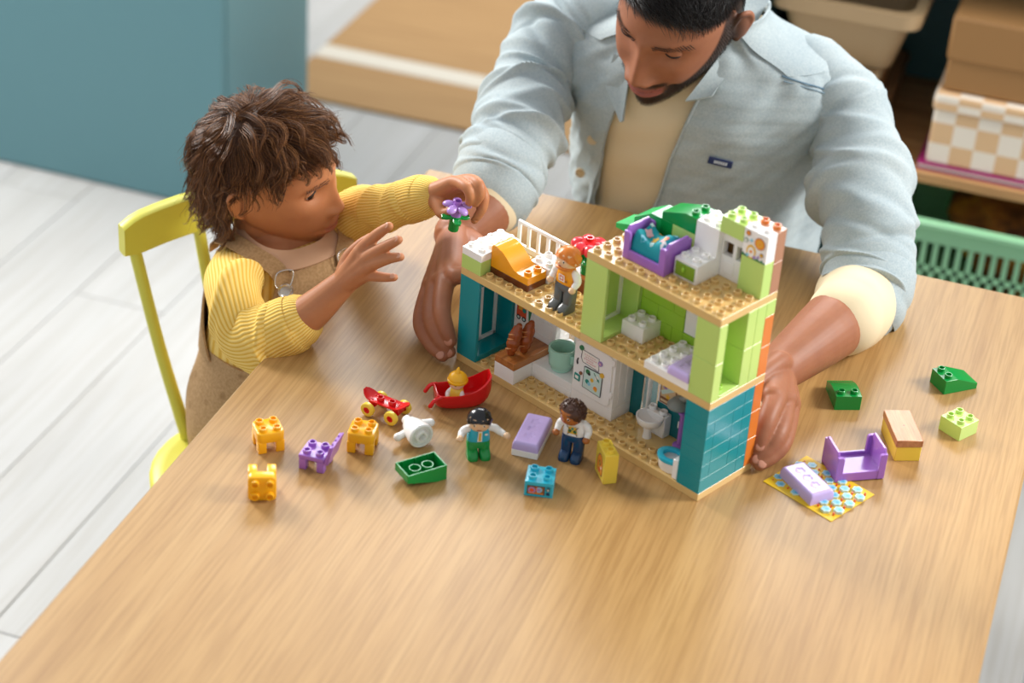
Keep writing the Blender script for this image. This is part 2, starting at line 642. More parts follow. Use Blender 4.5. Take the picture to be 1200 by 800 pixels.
# boxes on the shelf
ZB = FZ + 0.533
book = thing('book', 'thin magenta book lying under the checkered box', 'book', (0.52, 1.24, ZB))
cbox('cover', (-0.12, -0.03, 0), (0.10, 0.12, 0.002), pm('magenta_cover', '#A5226F', 0.4), book)
cbox('cover', (-0.12, -0.03, 0.010), (0.10, 0.12, 0.012), pm('magenta_cover', '#A5226F', 0.4), book)
cbox('page_block', (-0.118, -0.028, 0.002), (0.098, 0.117, 0.010), pm('paper', '#EDE6DA', 0.8), book)
CHECK = pm('checker_board_print', '#E3C7A2', 0.7)
_t = NT(CHECK)
_ck = _t.n('ShaderNodeTexChecker')
_ck.inputs['Scale'].default_value = 1.0
_ck.inputs['Color1'].default_value = lin('#E0B98C')
_ck.inputs['Color2'].default_value = lin('#EFE3D2')
_t.l(_t.coord('Object', (26, 26, 26), loc=(0.013, 0.013, 0.013)), _ck.inputs['Vector'])
_t.l(_ck.outputs['Color'], _t.b.inputs['Base Color'])
KRAFT = pm('kraft_board', '#A27645', 0.75)
def lidbox(name, label, loc, w, d, h, lid, mat, matlid, slant=0.0):
    t = thing(name, label, 'box', loc)
    cbox('body', (0, 0, 0), (w, d, h), mat, t, 0.004)
    cbox('lid', (-0.004, -0.004, h - lid * 0.1), (w + 0.004, d + 0.004, h + lid), matlid, t, 0.006)
    return t
lidbox('storage_box', 'cream and tan checkered cardboard box on the shelf', (0.412, 1.215, ZB + 0.0125), 0.56, 0.33, 0.10, 0.030, CHECK, CHECK)
lidbox('storage_box', 'plain brown kraft box with lid stacked on the checkered box', (0.418, 1.225, ZB + 0.144), 0.54, 0.31, 0.062, 0.072, KRAFT, KRAFT)
def tub(name, label, cat, loc, w, d, h, mat, rim=0.012, taper=0.03):
    t = thing(name, label, cat, loc)
    bm = bmesh.new()
    def loop(ww, dd, z, r=0.03):
        pts = []
        for cx, cy, a0 in ((ww - r, dd - r, 0), (-ww + r, dd - r, 90), (-ww + r, -dd + r, 180), (ww - r, -dd + r, 270)):
            for k in range(5):
                a = math.radians(a0 + k * 22.5)
                pts.append(bm.verts.new((cx + r * math.cos(a), cy + r * math.sin(a), z)))
        return pts
    L = [loop(w - taper, d - taper, 0), loop(w, d, h), loop(w - 0.006, d - 0.006, h), loop(w - taper - 0.006, d - taper - 0.006, 0.006)]
    for A, B in zip(L, L[1:]):
        for k in range(len(A)):
            bm.faces.new((A[k], A[(k + 1) % len(A)], B[(k + 1) % len(A)], B[k]))
    bm.faces.new(L[0][::-1])
    bm.faces.new(L[3])
    put('body', fin(bm, 'body', mat, 50), t)
    bm = bmesh.new()
    L = [loop(w + rim, d + rim, h - 0.02), loop(w + rim, d + rim, h + 0.006), loop(w - 0.004, d - 0.004, h + 0.006), loop(w + 0.001, d + 0.001, h - 0.02)]
    for A, B in zip(L, L[1:] + L[:1]):
        for k in range(len(A)):
            bm.faces.new((A[k], A[(k + 1) % len(A)], B[(k + 1) % len(A)], B[k]))
    put('rim', fin(bm, 'rim', mat, 50), t)
    return t
BIN = pm('tan_bin', '#B39670', 0.6)
tub('storage_bin', 'tan plastic bin with a wide rim on the shelf behind the man', 'bin', (0.235, 1.40, ZB + 0.14), 0.115, 0.16, 0.112, BIN)
lidbox('storage_box', 'flat brown box under the tan rimmed bin', (0.115, 1.23, ZB), 0.205, 0.32, 0.05, 0.016, pm('brown_board', '#8E6A45', 0.8), pm('brown_board', '#8E6A45', 0.8))
lidbox('storage_box', 'shallow tan box between the rimmed bin and the flat brown box', (0.118, 1.24, ZB + 0.067), 0.185, 0.30, 0.05, 0.02, KRAFT, BIN)

# ------------------------------------------------------------------ the table
table = thing('dining_table', 'light oak dining table with the toys spread on it', 'table', (0.2355, -0.2, FZ))
TX0, TX1, TY0, TY1 = -0.2131, 0.6840, -0.98, 0.4573
nb = 8
for i in range(nb):
    a = TX0 + (TX1 - TX0) * i / nb
    b = TX0 + (TX1 - TX0) * (i + 1) / nb
    bm = bmesh.new()
    cx = (a + b) / 2
    prof = []
    l, r = (a - cx), (b - cx)
    if i == 0:
        prof += [(l + 0.006, -0.028), (l, -0.022), (l, -0.0025), (l + 0.0025, 0)]
    else:
        prof += [(l, -0.028), (l, 0)]
    if i == nb - 1:
        prof += [(r - 0.0025, 0), (r, -0.0025), (r, -0.022), (r - 0.006, -0.028)]
    else:
        prof += [(r, 0), (r, -0.028)]
    prism(bm, prof, TY0, TY1, 0, 0)
    put('top_board', fin(bm, 'top_board', OAK, 20), table, (cx - table.location.x, -table.location.y, -FZ))
for sx in (0, 1):
    for sy in (0, 1):
        x = (TX0 + 0.09) if sx == 0 else (TX1 - 0.09)
        y = (TY0 + 0.09) if sy == 0 else (TY1 - 0.02 - 0.025)
        bm = bmesh.new()
        box(bm, (-0.025, -0.025, 0), (0.025, 0.025, 0.71), 0.004)
        put('leg', fin(bm, 'leg', OAK), table, (x - table.location.x, y - table.location.y, 0))

# ------------------------------------------------------------------ the child's chair
sit = Vector((-0.237, 0.093))
fdir = Vector((0.78, -0.63)).normalized()
rzc = math.atan2(fdir.y, fdir.x)
chair = thing('chair', 'yellow green wooden spindle back chair the child sits on', 'chair', (sit.x, sit.y, FZ), rzc)
bm = bmesh.new()   # local x = forward, y = left
out = []
for k in range(40):
    a = 2 * PI * k / 40
    c, s = math.cos(a), math.sin(a)
    out.append((0.19 * math.copysign(abs(c) ** 0.8, c), 0.205 * math.copysign(abs(s) ** 0.8, s)))
rows = []
for rs, z in ((0.90, 0.415), (0.98, 0.418), (1.0, 0.426), (1.0, 0.434), (0.975, 0.440), (0.9, 0.441), (0.5, 0.437)):
    rows.append([bm.verts.new((x * rs, y * rs, z)) for x, y in out])
for A, B in zip(rows, rows[1:]):
    for k in range(40):
        bm.faces.new((A[k], A[(k + 1) % 40], B[(k + 1) % 40], B[k]))
bm.faces.new(rows[0][::-1])
bm.faces.new(rows[-1])
put('seat', fin(bm, 'seat', CHAIRY, 50), chair)
for sy in (-0.135, -0.045, 0.045, 0.135):
    bm = bmesh.new()
    top = (-0.215 - 0.02 * (1 - (sy / 0.15) ** 2), sy * 1.12, 0.735)
    tube(bm, [(-0.165 + 0.02 * abs(sy) / 0.135, sy * 0.8, 0.43), (-0.19, sy * 0.95, 0.57), top], [0.0095, 0.0085, 0.0085], 14, 6)
    put('spindle', fin(bm, 'spindle', CHAIRY, 60), chair)
bm = bmesh.new()
secs = []
for k in range(21):
    y = -0.172 + 0.344 * k / 20
    q = y / 0.172
    x = -0.236 + 0.036 * q * q
    endr = 1 - max(0, abs(q) - 0.86) / 0.14 * 0.28
    hh, th = 0.029 * endr, 0.0105
    secs.append([bm.verts.new((x + dx, y, 0.742 + dz * hh)) for dx, dz in ((-th, -0.9), (-th, 0.9), (-th * 0.6, 1), (th * 0.6, 1), (th, 0.9), (th, -0.9), (th * 0.6, -1), (-th * 0.6, -1))])
for A, B in zip(secs, secs[1:]):
    for k in range(8):
        bm.faces.new((A[k], A[(k + 1) % 8], B[(k + 1) % 8], B[k]))
bm.faces.new(secs[0][::-1])
bm.faces.new(secs[-1])
put('top_rail', fin(bm, 'top_rail', CHAIRY, 50), chair)
for sx in (-1, 1):
    for sy in (-1, 1):
        bm = bmesh.new()
        tube(bm, [(sx * 0.12, sy * 0.125, 0.42), (sx * 0.165, sy * 0.165, 0.011)], [0.016, 0.011], 14, 6)
        put('leg', fin(bm, 'leg', CHAIRY, 60), chair)
# stool under the man, mostly hidden by the table
stool = thing('stool', 'plain wooden stool under the man behind the table', 'stool', (0.16, 0.66, FZ))
bm = bmesh.new()
lathe(bm, [(0, 0.425), (0.165, 0.425), (0.172, 0.43), (0.172, 0.447), (0.165, 0.452), (0, 0.452)], 32)
put('seat', fin(bm, 'seat', OAK, 40), stool)
for a in (45, 135, 225, 315):
    bm = bmesh.new()
    c, s = math.cos(math.radians(a)), math.sin(math.radians(a))
    tube(bm, [(0.11 * c, 0.11 * s, 0.43), (0.16 * c, 0.16 * s, 0.012)], [0.016, 0.012], 12, 3)
    put('leg', fin(bm, 'leg', OAK, 60), stool)

# ------------------------------------------------------------------ the toy house (its own frame: X right, Y back, in units of one stud)
PHI = math.radians(25.380)
house = thing('toy_house', 'three storey toy brick house open at the front on the table', 'toy house', (0, 0, 0), -PHI)
RH = Matrix.Rotation(-PHI, 4, 'Z')
def HW(X, Y, z):
    """house units (studs, studs, millimetres) to the world"""
    return RH @ Vector((X * U, Y * U, z / 1000))

def B(X, Y, z, nx, ny, h, mat, studs=False, name='brick', bev=0.00035):
    return put(name, brick_me(nx, ny, h / 1000, mat, studs, bev), house, (X * U, Y * U, z / 1000))
def hbox(name, X0, Y0, z0, X1, Y1, z1, mat, bev=0.0004, parent=None, label=None):
    bm = bmesh.new()
    box(bm, (0, 0, 0), ((X1 - X0) * U, (Y1 - Y0) * U, (z1 - z0) / 1000), bev)
    return put(name, fin(bm, name, mat), parent or house, (X0 * U, Y0 * U, z0 / 1000), label=label)

def plate(X, z, foot):
    studs = []
    for i in range(12):
        for j in range(6):
            c = (X + i + .5, j + .5)
            if not any(a < c[0] < b and d < c[1] < e for a, b, d, e in foot):
                studs.append((i, j))
    return B(X, 0, z, 12, 6, 9.6, TAN, studs, 'floor_plate')

G0, M0, M1, T0, T1 = 9.6, 120.4, 130.0, 226.0, 235.6
f1 = [(0, 2, 0, 6), (2, 10, 4, 6), (4, 6, 0, 4), (6, 10, 2, 4), (10, 14, 2, 6), (14, 22, 4, 6), (22, 24, 0, 6), (20, 22, 0, 2), (16, 18, 2, 4), (18, 20, 2, 4)]
f2 = [(0, 2, 0, 4), (2, 6, 1, 3), (4, 6, 3, 5), (0, 6, 5, 6), (6.9, 9, 4, 6), (8, 10, 1, 2), (12, 14, 0, 6), (14, 22, 4, 6), (14, 16, 2, 4), (18, 22, 0, 4), (22, 24, 0, 6)]
f3 = [(14, 18, 1, 4), (18, 20, 2, 4), (11, 24, 4, 6)]
plate(0, 0, f1)
plate(12, 0, f1)
plate(0, M0, f2)
plate(12, M0, f2)
plate(12, T0, f3)

def win_frame(X, Y, z0, z1, mat, sashmat, sill=7, lintel=7, sash=True):
    """deep window frame 2 studs wide in X and 4 deep in Y, seen through along X"""
    bm = bmesh.new()
    g = 0.00012
    w, d = 2 * U - g, 4 * U - g
    a, b = z0 / 1000, z1 / 1000
    post = 0.0045
    box(bm, (g, g, a), (w, post, b), 0.0005)
    box(bm, (g, d - post, a), (w, d, b), 0.0005)
    box(bm, (g, post, a), (w, d - post, a + sill / 1000), 0.0003)
    box(bm, (g, post, b - lintel / 1000), (w, d - post, b), 0.0003)
    put('window_frame', fin(bm, 'window_frame', mat), house, (X * U, Y * U, 0))
    bm = bmesh.new()
    x0, x1 = 0.004, 0.0075
    zi0, zi1 = a + sill / 1000, b - lintel / 1000
    t = 0.0048
    box(bm, (x0, post, zi0), (x1, post + t, zi1), 0.0003)
    box(bm, (x0, d / 2 - t / 2, zi0), (x1, d / 2 + t / 2, zi1), 0.0003)
    box(bm, (x0, d - post - t, zi0), (x1, d - post, zi1), 0.0003)
    box(bm, (x0, post, zi0), (x1, d - post, zi0 + t), 0.0003)
    box(bm, (x0, post, zi1 - t), (x1, d - post, zi1), 0.0003)
    put('window_sash', fin(bm, 'window_sash', sashmat), house, (X * U, Y * U, 0), label='white window sash')
    bm = bmesh.new()
    box(bm, (x0, d / 2 + t / 2, zi0 + t), (x0 + 0.0015, d - post - t, zi1 - t), 0.0002)
    put('window_panel', fin(bm, 'window_panel', mat), house, (X * U, Y * U, 0))

def wall_rows(x0, x1, y0, y1, z0, z1, h, mat, splits, name='brick'):
    """courses of bricks along X; splits(row) gives the joints"""
    n = max(1, round((z1 - z0) / h))
    hh = (z1 - z0) / n
    for r in range(n):
        js = [x0] + [s for s in splits(r) if x0 < s < x1] + [x1]
        for a, b in zip(js, js[1:]):
            B(a, y0, z0 + r * hh, b - a, y1 - y0, hh, mat, False, name)

# ground floor, left half
win_frame(0, 0, G0, M0, TEAL, WHITE, sill=8)
for r in range(3):
    B(0, 4, G0 + r * 36.93, 2, 2, 36.93, TEAL)
for r in range(3):
    B(2, 4, G0 + r * 36.93, 2, 2, 36.93, WHITE)
wall_rows(4, 6, 4, 6, G0, M0, 18.47, WHITE, lambda r: [])
B(6, 4, G0, 4, 2, 28, WHITE)
hbox('window_frame', 6, 4, G0 + 28, 6.35, 5, M0, WHITE)
hbox('window_frame', 9.65, 4, G0 + 28, 10, 5, M0, WHITE)
hbox('window_frame', 6.35, 4, G0 + 28, 9.65, 5, G0 + 33, WHITE)
hbox('window_frame', 6.35, 4, M0 - 6, 9.65, 5, M0, WHITE)
hbox('window_bar', 7.9, 4.3, G0 + 33, 8.15, 4.7, M0 - 6, WHITE)
hbox('window_bar', 6.35, 4.3, 72, 9.65, 4.7, 76, WHITE)
hbox('window_pane', 6.35, 4.45, G0 + 33, 9.65, 4.55, M0 - 6, CLEAR, 0)
B(6, 2, G0, 4, 2, 9.6, WHITE)
B(6, 2, G0 + 9.6, 4, 2, 10.4, WHITE, False, 'counter_top')
p = Print((2 * U, 4 * U, -0.027), (1, 0, 0), (0, 0, 1))
def mm(v):
    return v / 1000
p.poly([(mm(4), mm(83)), (mm(20), mm(83)), (mm(20), mm(101)), (mm(14), mm(104)), (mm(4), mm(101))], P_RED)
p.rect(mm(7), mm(92), mm(13), mm(99), P_YEL)
p.disc(mm(16.5), mm(93), mm(3.2), P_TEAL)
for x in (7.5, 16.5):
    p.disc(mm(x), mm(81), mm(3.4), INK)
    p.disc(mm(x), mm(81), mm(1.8), P_PALE)
p.poly([(mm(25), mm(78)), (mm(29), mm(99)), (mm(23), mm(99))], P_GREEN)
p.disc(mm(6), mm(62), mm(3), INK)
p.disc(mm(11), mm(58), mm(4), P_GREEN)
p.disc(mm(24), mm(56), mm(6), P_YEL)
p.disc(mm(24), mm(56), mm(4), P_ORANGE)
p.line([(mm(4), mm(66)), (mm(12), mm(63)), (mm(20), mm(65)), (mm(28), mm(61))], mm(1.2), INK)
p.done('printed_picture', house, 'printed orange kitchen cart and utensils')

# fridge between the two rooms
B(10, 2, G0, 4, 4, 16, WHITE)
B(10, 2, G0 + 16, 4, 4, 72, WHITE, False, 'fridge_body')
B(10, 2, G0 + 88, 2, 4, M0 - G0 - 88, WHITE)
B(12, 2, G0 + 88, 2, 4, M0 - G0 - 88, WHITE)
bm = bmesh.new()
rp = []
for cx, cy, a0 in ((0.050, 0.062, 0), (0.006, 0.062, 90), (0.006, 0.006, 180), (0.050, 0.006, 270)):
    for k in range(6):
        a = math.radians(a0 + 18 * k)
        rp.append((cx + 0.006 * math.cos(a), cy + 0.006 * math.sin(a)))
prism(bm, rp, -0.0022, 0, 0, 0.0005)
put('fridge_door', fin(bm, 'fridge_door', WHITE), house, (10.25 * U, 2 * U, 0.028))
for z in (40, 84):
    hbox('hinge', 13.6, 1.88, z, 13.95, 2, z + 9, WHITE, 0.0008)
for y in (2.5, 3.3):
    hbox('side_rib', 14, y, 32, 14.05, y + 0.28, 92, WHITE, 0.0002)
p = Print((10.25 * U, 2 * U - 0.0022, 0.028), (1, 0, 0), (0, 0, 1))
def ln(pts, w=0.7, m=INK):
    p.line([(mm(a), mm(b)) for a, b in pts], mm(w), m)
p.poly([(mm(10), mm(42)), (mm(37), mm(40)), (mm(36), mm(56)), (mm(10), mm(58))], P_WHITE)
ln([(10, 58), (36, 57), (37, 40), (12, 42), (9, 47), (10, 58)])
for i, (a, b) in enumerate(((14, 30), (16, 33), (14, 28), (18, 32))):
    q = 54 - i * 3
    for x in range(a, b, 3):
        ln([(x, q), (x + 1.7, q - .6)], 0.8, P_PINK)
p.poly([(mm(15), mm(10)), (mm(43), mm(8)), (mm(44), mm(39)), (mm(16), mm(38))], P_PALE)
ln([(15, 10), (43, 8), (44, 39), (16, 38), (15, 10)])
for x, y, r, m in ((22, 33, 3.5, P_GREEN), (24, 31, 2, INK), (36, 31, 3, P_WHITE), (38, 29, 1.6, P_TEAL), (22, 20, 3, P_TEAL), (25, 18, 2.4, P_BLUE), (35, 16, 3, P_ORANGE), (36, 14, 1.6, P_YEL), (29, 25, 2.5, P_YEL)):
    p.disc(mm(x), mm(y), mm(r), m)
ln([(31, 36), (40, 27)], .8, P_GREEN)
p.disc(mm(9), mm(60), mm(3.2), P_GREEN)
p.disc(mm(39), mm(52), mm(3.2), P_PUR)
p.disc(mm(39), mm(52), mm(1.6), P_PINK)
p.disc(mm(43), mm(38), mm(3.0), P_YEL)
p.poly([(mm(2), mm(15)), (mm(10), mm(14)), (mm(10), mm(22)), (mm(2), mm(23))], P_TEAL)
p.poly([(mm(3.5), mm(17)), (mm(8.5), mm(16.4)), (mm(8.5), mm(20.6)), (mm(3.5), mm(21))], P_WHITE)
p.disc(mm(11), mm(26), mm(2.2), P_BROWN)
ln([(5, 44), (4, 40), (5, 36)], 1.0)
p.done('fridge_door_print', house, 'printed notes and pictures held by magnets')

# ground floor, right half
B(14, 4, G0, 1, 2, M0 - G0, DTEAL)
hbox('glass_door', 15, 4.1, G0, 15.5, 4.4, M0, CLEAR, 0.0003)
hbox('glass_door', 15.6, 4.2, G0, 16.4, 4.5, M0, CLEAR, 0.0003)
hbox('door_bar', 15.45, 4.0, G0, 15.65, 4.4, M0, WHITE)
B(16.5, 4, G0, 5.5, 2, 36.4, DTEAL)
B(16.5, 4, G0 + 36.4, 2.5, 2, 40, WHITE)
B(19, 4, G0 + 36.4, 3, 2, 20, WHITE)
B(19, 4, G0 + 56.4, 3, 2, 20, WHITE)
B(16.5, 4, G0 + 76.4, 5.5, 2, M0 - G0 - 76.4, WHITE)
hbox('trim_strip', 18.6, 3.92, 26, 22, 4, 35, WHITE)
p = Print((16.6 * U, 4 * U, 0.046), (1, 0, 0), (0, 0, 1))
p.rect(mm(1), mm(1), mm(36), mm(39), P_BROWN)
p.rect(mm(2.5), mm(3), mm(34.5), mm(37), pm('print_tan', '#D9BE94', .4))
p.line([(mm(3), mm(14)), (mm(34), mm(34))], mm(5), P_PALE)
for x, y in ((8, 24), (12, 28), (7, 30)):
    p.disc(mm(x), mm(y), mm(3.6), P_PUR)
    p.disc(mm(x), mm(y), mm(1.7), INK)
for x, y in ((24, 12), (28, 18), (30, 10)):
    p.disc(mm(x), mm(y), mm(3.2), P_PUR)
p.line([(mm(20), mm(4)), (mm(26), mm(16)), (mm(24), mm(24))], mm(1.5), P_BROWN)
p.line([(mm(3), mm(8)), (mm(34), mm(8))], mm(3), P_BROWN)
p.star(mm(13), mm(12), mm(4), P_YEL)
p.done('printed_picture', house, 'printed purple flower picture in a brown frame')
# right wall of the ground floor: teal bricks with a door relief, orange at the back edge
def side_rows(z0, z1, n, mat, seams, y0=0, y1=5):
    hh = (z1 - z0) / n
    for r in range(n):
        js = [y0] + list(seams(r)) + [y1]
        for a, b in zip(js, js[1:]):
            B(22, a, z0 + r * hh, 2, b - a, hh, mat, False, 'brick', 0.00012)
side_rows(G0, M0, 6, TEAL, lambda r: ([4] if r in (0, 5) else [0.9, 2.9, 4]))
for r in range(3):
    B(22, 5, G0 + r * 36.93, 2, 1, 36.93, WALLOR)

# middle floor, left terrace
B(0, 0, M1, 2, 4, 18.2, LIME)
B(0, 0, M1 + 18.2, 2, 4, 9.6, WHITE, True)
# middle floor, right room
win_frame(12, 0, M1, T0, LIME, WHITE, sill=5, lintel=5)
B(12, 4, M1, 2, 2, 48, LIME)
B(12, 4, M1 + 48, 2, 2, T0 - M1 - 48, LIME)
sp = lambda r: [15.6] if r % 2 else [17.0]
wall_rows(14, 18, 4, 6, M1, T0, 19.2, GLIME, sp)
B(18, 4, M1, 4, 2, 19.2, GLIME)
hbox('window_panel', 18, 4.1, M1 + 19.2, 19.5, 4.5, T0, WHITE, 0.0003)
hbox('window_frame', 18, 4.5, M1 + 19.2, 19.5, 5, M1 + 26, WHITE)
hbox('window_frame', 18.6, 4.5, M1 + 26, 18.9, 5, T0, WHITE)
wall_rows(19.5, 22, 4, 6, M1 + 19.2, T0, 19.2, GLIME, lambda r: [])
# right window frame of the middle floor, looking along X
for k in range(2):
    B(22, 0, M1 + 48 * k, 2, 0.85, 48, LIME, False, 'window_post')
    B(22, 3.0, M1 + 48 * k, 2, 1.0, 48, LIME, False, 'window_post')
    B(22, 4, M1 + 48 * k, 2, 1, 48, LIME)
B(22, 0.85, M1, 2, 2.15, 4, LIME, False, 'window_sill')
hbox('window_backing', 22, 0.85, M1 + 4, 22.3, 3.0, T0, GLIME)
bm = bmesh.new()
stud(bm, 0, 0, 0)
put('stud', fin(bm, 'stud', GLIME), house, (23.3 * U, 1.6 * U, (M1 + 4) / 1000))
for k in range(2):
    B(22, 5, M1 + 38.4 * k, 2, 1, 38.4, WALLOR)
B(22, 5, M1 + 76.8, 2, 1, T0 - M1 - 76.8, LIME)

# top floor walls
B(18, 4, T1, 2, 2, 19.2, WHITE)
B(18, 4, T1 + 19.2, 2, 2, 38.4, WHITE, True)
hbox('oven_panel', 20, 4.5, T1, 22, 5, T1 + 27, WHITE)
hbox('oven_panel', 20, 4.5, T1 + 44, 22, 5, T1 + 56.9, WHITE)
for a, b in ((20, 20.12), (20.95, 21.25), (21.9, 22)):
    hbox('oven_bar', a, 4.5, T1 + 27, b, 5, T1 + 44, WHITE)
hbox('oven_back', 20, 5.2, T1, 22, 5.6, T1 + 56.9, pm('oven_brown', '#6A4A1E', .3), 0.0003, label='brown inner panel')
hbox('oven_tile', 20.35, 4.44, T1 + 6, 21.2, 4.5, T1 + 22, WHITE)
B(20, 4, T1 + 57, 2, 2, 19.2, LIME, True)
B(22, 4, T1, 2, 1, 43, LIME)
B(22, 4, T1 + 43, 2, 1, 33.2, WHITE, True)
B(22, 5, T1, 2, 1, 38.4, NOUGAT)
B(22, 5, T1 + 38.4, 2, 1, 37.8, NOUGAT)
bm = bmesh.new()
stud(bm, 0, 0, 0)
stud(bm, U, 0, 0)
put('stud', fin(bm, 'stud', WALLOR), house, (22.5 * U, 5.5 * U, (T1 + 76.2) / 1000), label='orange brown studs')
p = Print((22 * U, 4 * U, (T1 + 43) / 1000), (1, 0, 0), (0, 0, 1))
p.rect(0, 0, mm(31.8), mm(1.6), P_GREEN)
for a, b in ((2, 3), (6, 2.4), (21, 2.2), (27, 2.6)):
    p.poly([(mm(a - 2), mm(1.4)), (mm(a + 2), mm(1.4)), (mm(a), mm(1.4 + b))], P_GREEN)
p.disc(mm(22), mm(21), mm(7), P_BROWN)
p.disc(mm(22), mm(21), mm(6.4), P_ORANGE)
p.star(mm(22), mm(21), mm(5), P_YEL, 8, .6)
p.disc(mm(22), mm(21), mm(2), P_ORANGE)
p.disc(mm(12), mm(8), mm(6.2), P_YEL, mm(8))
p.disc(mm(12), mm(7.4), mm(4.4), P_WHITE, mm(6))
p.disc(mm(12), mm(8), mm(1.9), P_ORANGE)
p.disc(mm(8), mm(3), mm(2), P_BLUE)
p.disc(mm(17), mm(3), mm(2), P_PUR)
p.disc(mm(6), mm(28), mm(3), P_BROWN)
p.disc(mm(6), mm(28), mm(2.2), P_ORANGE)
p.disc(mm(4), mm(19), mm(2.6), P_GREEN)
p.disc(mm(4), mm(19), mm(1.8), P_WHITE)
p.disc(mm(11), mm(21), mm(1.8), P_BLUE)
p.disc(mm(26), mm(9), mm(2.4), P_BROWN)
p.disc(mm(26), mm(9), mm(1.7), P_YEL)
p.disc(mm(22), mm(5), mm(1.6), P_PUR)
p.done('printed_picture', house, 'printed yellow sun and flower picture')
# stepped green roof slopes
def slope_me(nx, ny, h, lo, mat, flat_u=1, name='roof_slope', studs=True):
    """slope falling towards -x; flat part with studs at the +x end"""
    bm = bmesh.new()
    L = nx * U - 0.0001
    prism(bm, [(0.0001, 0), (L, 0), (L, h), (L - flat_u * U, h), (0.0001, lo)], 0.0001, ny * U - 0.0001)
    if studs:
        for i in range(int(flat_u)):
            for j in range(int(ny)):
                stud(bm, L - (i + .5) * U, (j + .5) * U, h)
    return fin(bm, name, mat)
B(14, 4, T1, 2, 2, 38.4, GREEN)
B(16, 4, T1, 2, 2, 38.4, LIME)
put('roof_slope', slope_me(3, 2, 0.0196, 0.009, GREEN), house, (15 * U, 4 * U, (T1 + 38.4) / 1000))
B(12.6, 4, T1, 1.4, 2, 19.2, GREEN)
put('roof_slope', slope_me(2.4, 2, 0.0186, 0.006, BGREEN, 1, studs=False), house, (12.6 * U, 4 * U, (T1 + 19.2) / 1000))
put('roof_slope', slope_me(1.6, 2, 0.012, 0.006, BGREEN, 0.3, studs=False), house, (11.0 * U, 4 * U, (T1 + 0.1) / 1000))

# ------------------------------------------------------------------ things standing in the house
def hthing(name, label, cat, X, Y, z, rz=0.0, group=None):
    return thing(name, label, cat, HW(X, Y, z), -PHI + rz, group)

t = hthing('bread_counter', 'low white counter with a brown wood grain top inside the house', 'counter', 4, 0, G0)
put('base', brick_me(2, 4, 0.0192, WHITE, False), t)
put('wood_top', brick_me(2, 4, 0.0096, TOYWOODY, False), t, (0, 0, 0.0192), label='brown wood grain top')
LOAF = pm('glossy_bread', '#9A4A1E', 0.18)
LOAFL = pm('bread_score', '#D08A4E', 0.3)
def loaf(label, X, Y, rz):
    t = hthing('bread_loaf', label, 'bread', X, Y, 38.5, rz)
    bm = bmesh.new()
    V, F, uv = tube_geo([(0, 0.0, 0.004), (0, 0.001, 0.012), (0, 0.003, 0.020), (0, 0.006, 0.031), (0, 0.0085, 0.038)], [0.0055, 0.0076, 0.0080, 0.0070, 0.0036], 20, 6,
                        fold=lambda ph, tt, r: 0.00045 * np.sin(tt * 22 + 1.2 * np.cos(ph)))
    add_geo(bm, V, F)
    put('crust', fin(bm, 'crust', LOAF, 70), t)
    for k in range(4):
        bm = bmesh.new()
        z = 0.009 + 0.0062 * k
        tube(bm, [(-0.0055, -0.0065 + z * .16, z - 0.0015), (0, -0.0085 + z * .2, z + 0.001), (0.0055, -0.006 + z * .18, z + 0.0035)], [0.0004, 0.0011, 0.0004], 8, 4)
        put('score', fin(bm, 'score', LOAFL, 70), t, label='pale diagonal score')
loaf('glossy brown bread loaf standing at the front of the wood topped counter', 4.85, 0.85, -0.25)
loaf('glossy brown bread loaf standing behind the front loaf', 5.2, 1.85, -0.15)

t = hthing('cooking_pot', 'mint green two handled pot on the white counter', 'pot', 8.0, 3.0, 29.7)
bm = bmesh.new()
lathe(bm, [(0, 0), (0.011, 0), (0.0125, 0.0015), (0.0125, 0.004), (0.0150, 0.007), (0.0158, 0.012), (0.0162, 0.027), (0.0172, 0.0275), (0.0172, 0.030), (0.0165, 0.0305), (0.0145, 0.0305), (0.014, 0.029), (0.0135, 0.010), (0.011, 0.006), (0, 0.006)], 36)
put('pot_body', fin(bm, 'pot_body', MINT, 40), t)
for sx in (-1, 1):
    bm = bmesh.new()
    box(bm, (sx * 0.0155 if sx > 0 else -0.0205, -0.0035, 0.014), (0.0205 if sx > 0 else -0.0155, 0.0035, 0.026), 0.0012)
    put('handle', fin(bm, 'handle', MINT), t)

# sink
t = hthing('toy_sink', 'white toy wash basin with two studs in the lower right room', 'sink', 17.0, 3.1, G0)
bm = bmesh.new()
lathe(bm, [(0, 0.014), (0.008, 0.015), (0.0145, 0.020), (0.0165, 0.027), (0.0165, 0.029), (0.0148, 0.029), (0.013, 0.0235), (0.008, 0.020), (0, 0.0195)], 32, (0, -0.006, 0))
put('basin', fin(bm, 'basin', WHITE, 45), t)
bm = bmesh.new()
box(bm, (-0.0155, 0.002, 0.0), (0.0155, 0.0145, 0.029), 0.001)
stud(bm, -0.008, 0.008, 0.029)
stud(bm, 0.008, 0.008, 0.029)
put('back_block', fin(bm, 'back_block', WHITE), t)
bm = bmesh.new()
lathe(bm, [(0, 0), (0.0055, 0), (0.0045, 0.008), (0.006, 0.016), (0, 0.016)], 16, (0, -0.008, 0))
put('pedestal', fin(bm, 'pedestal', WHITE), t)

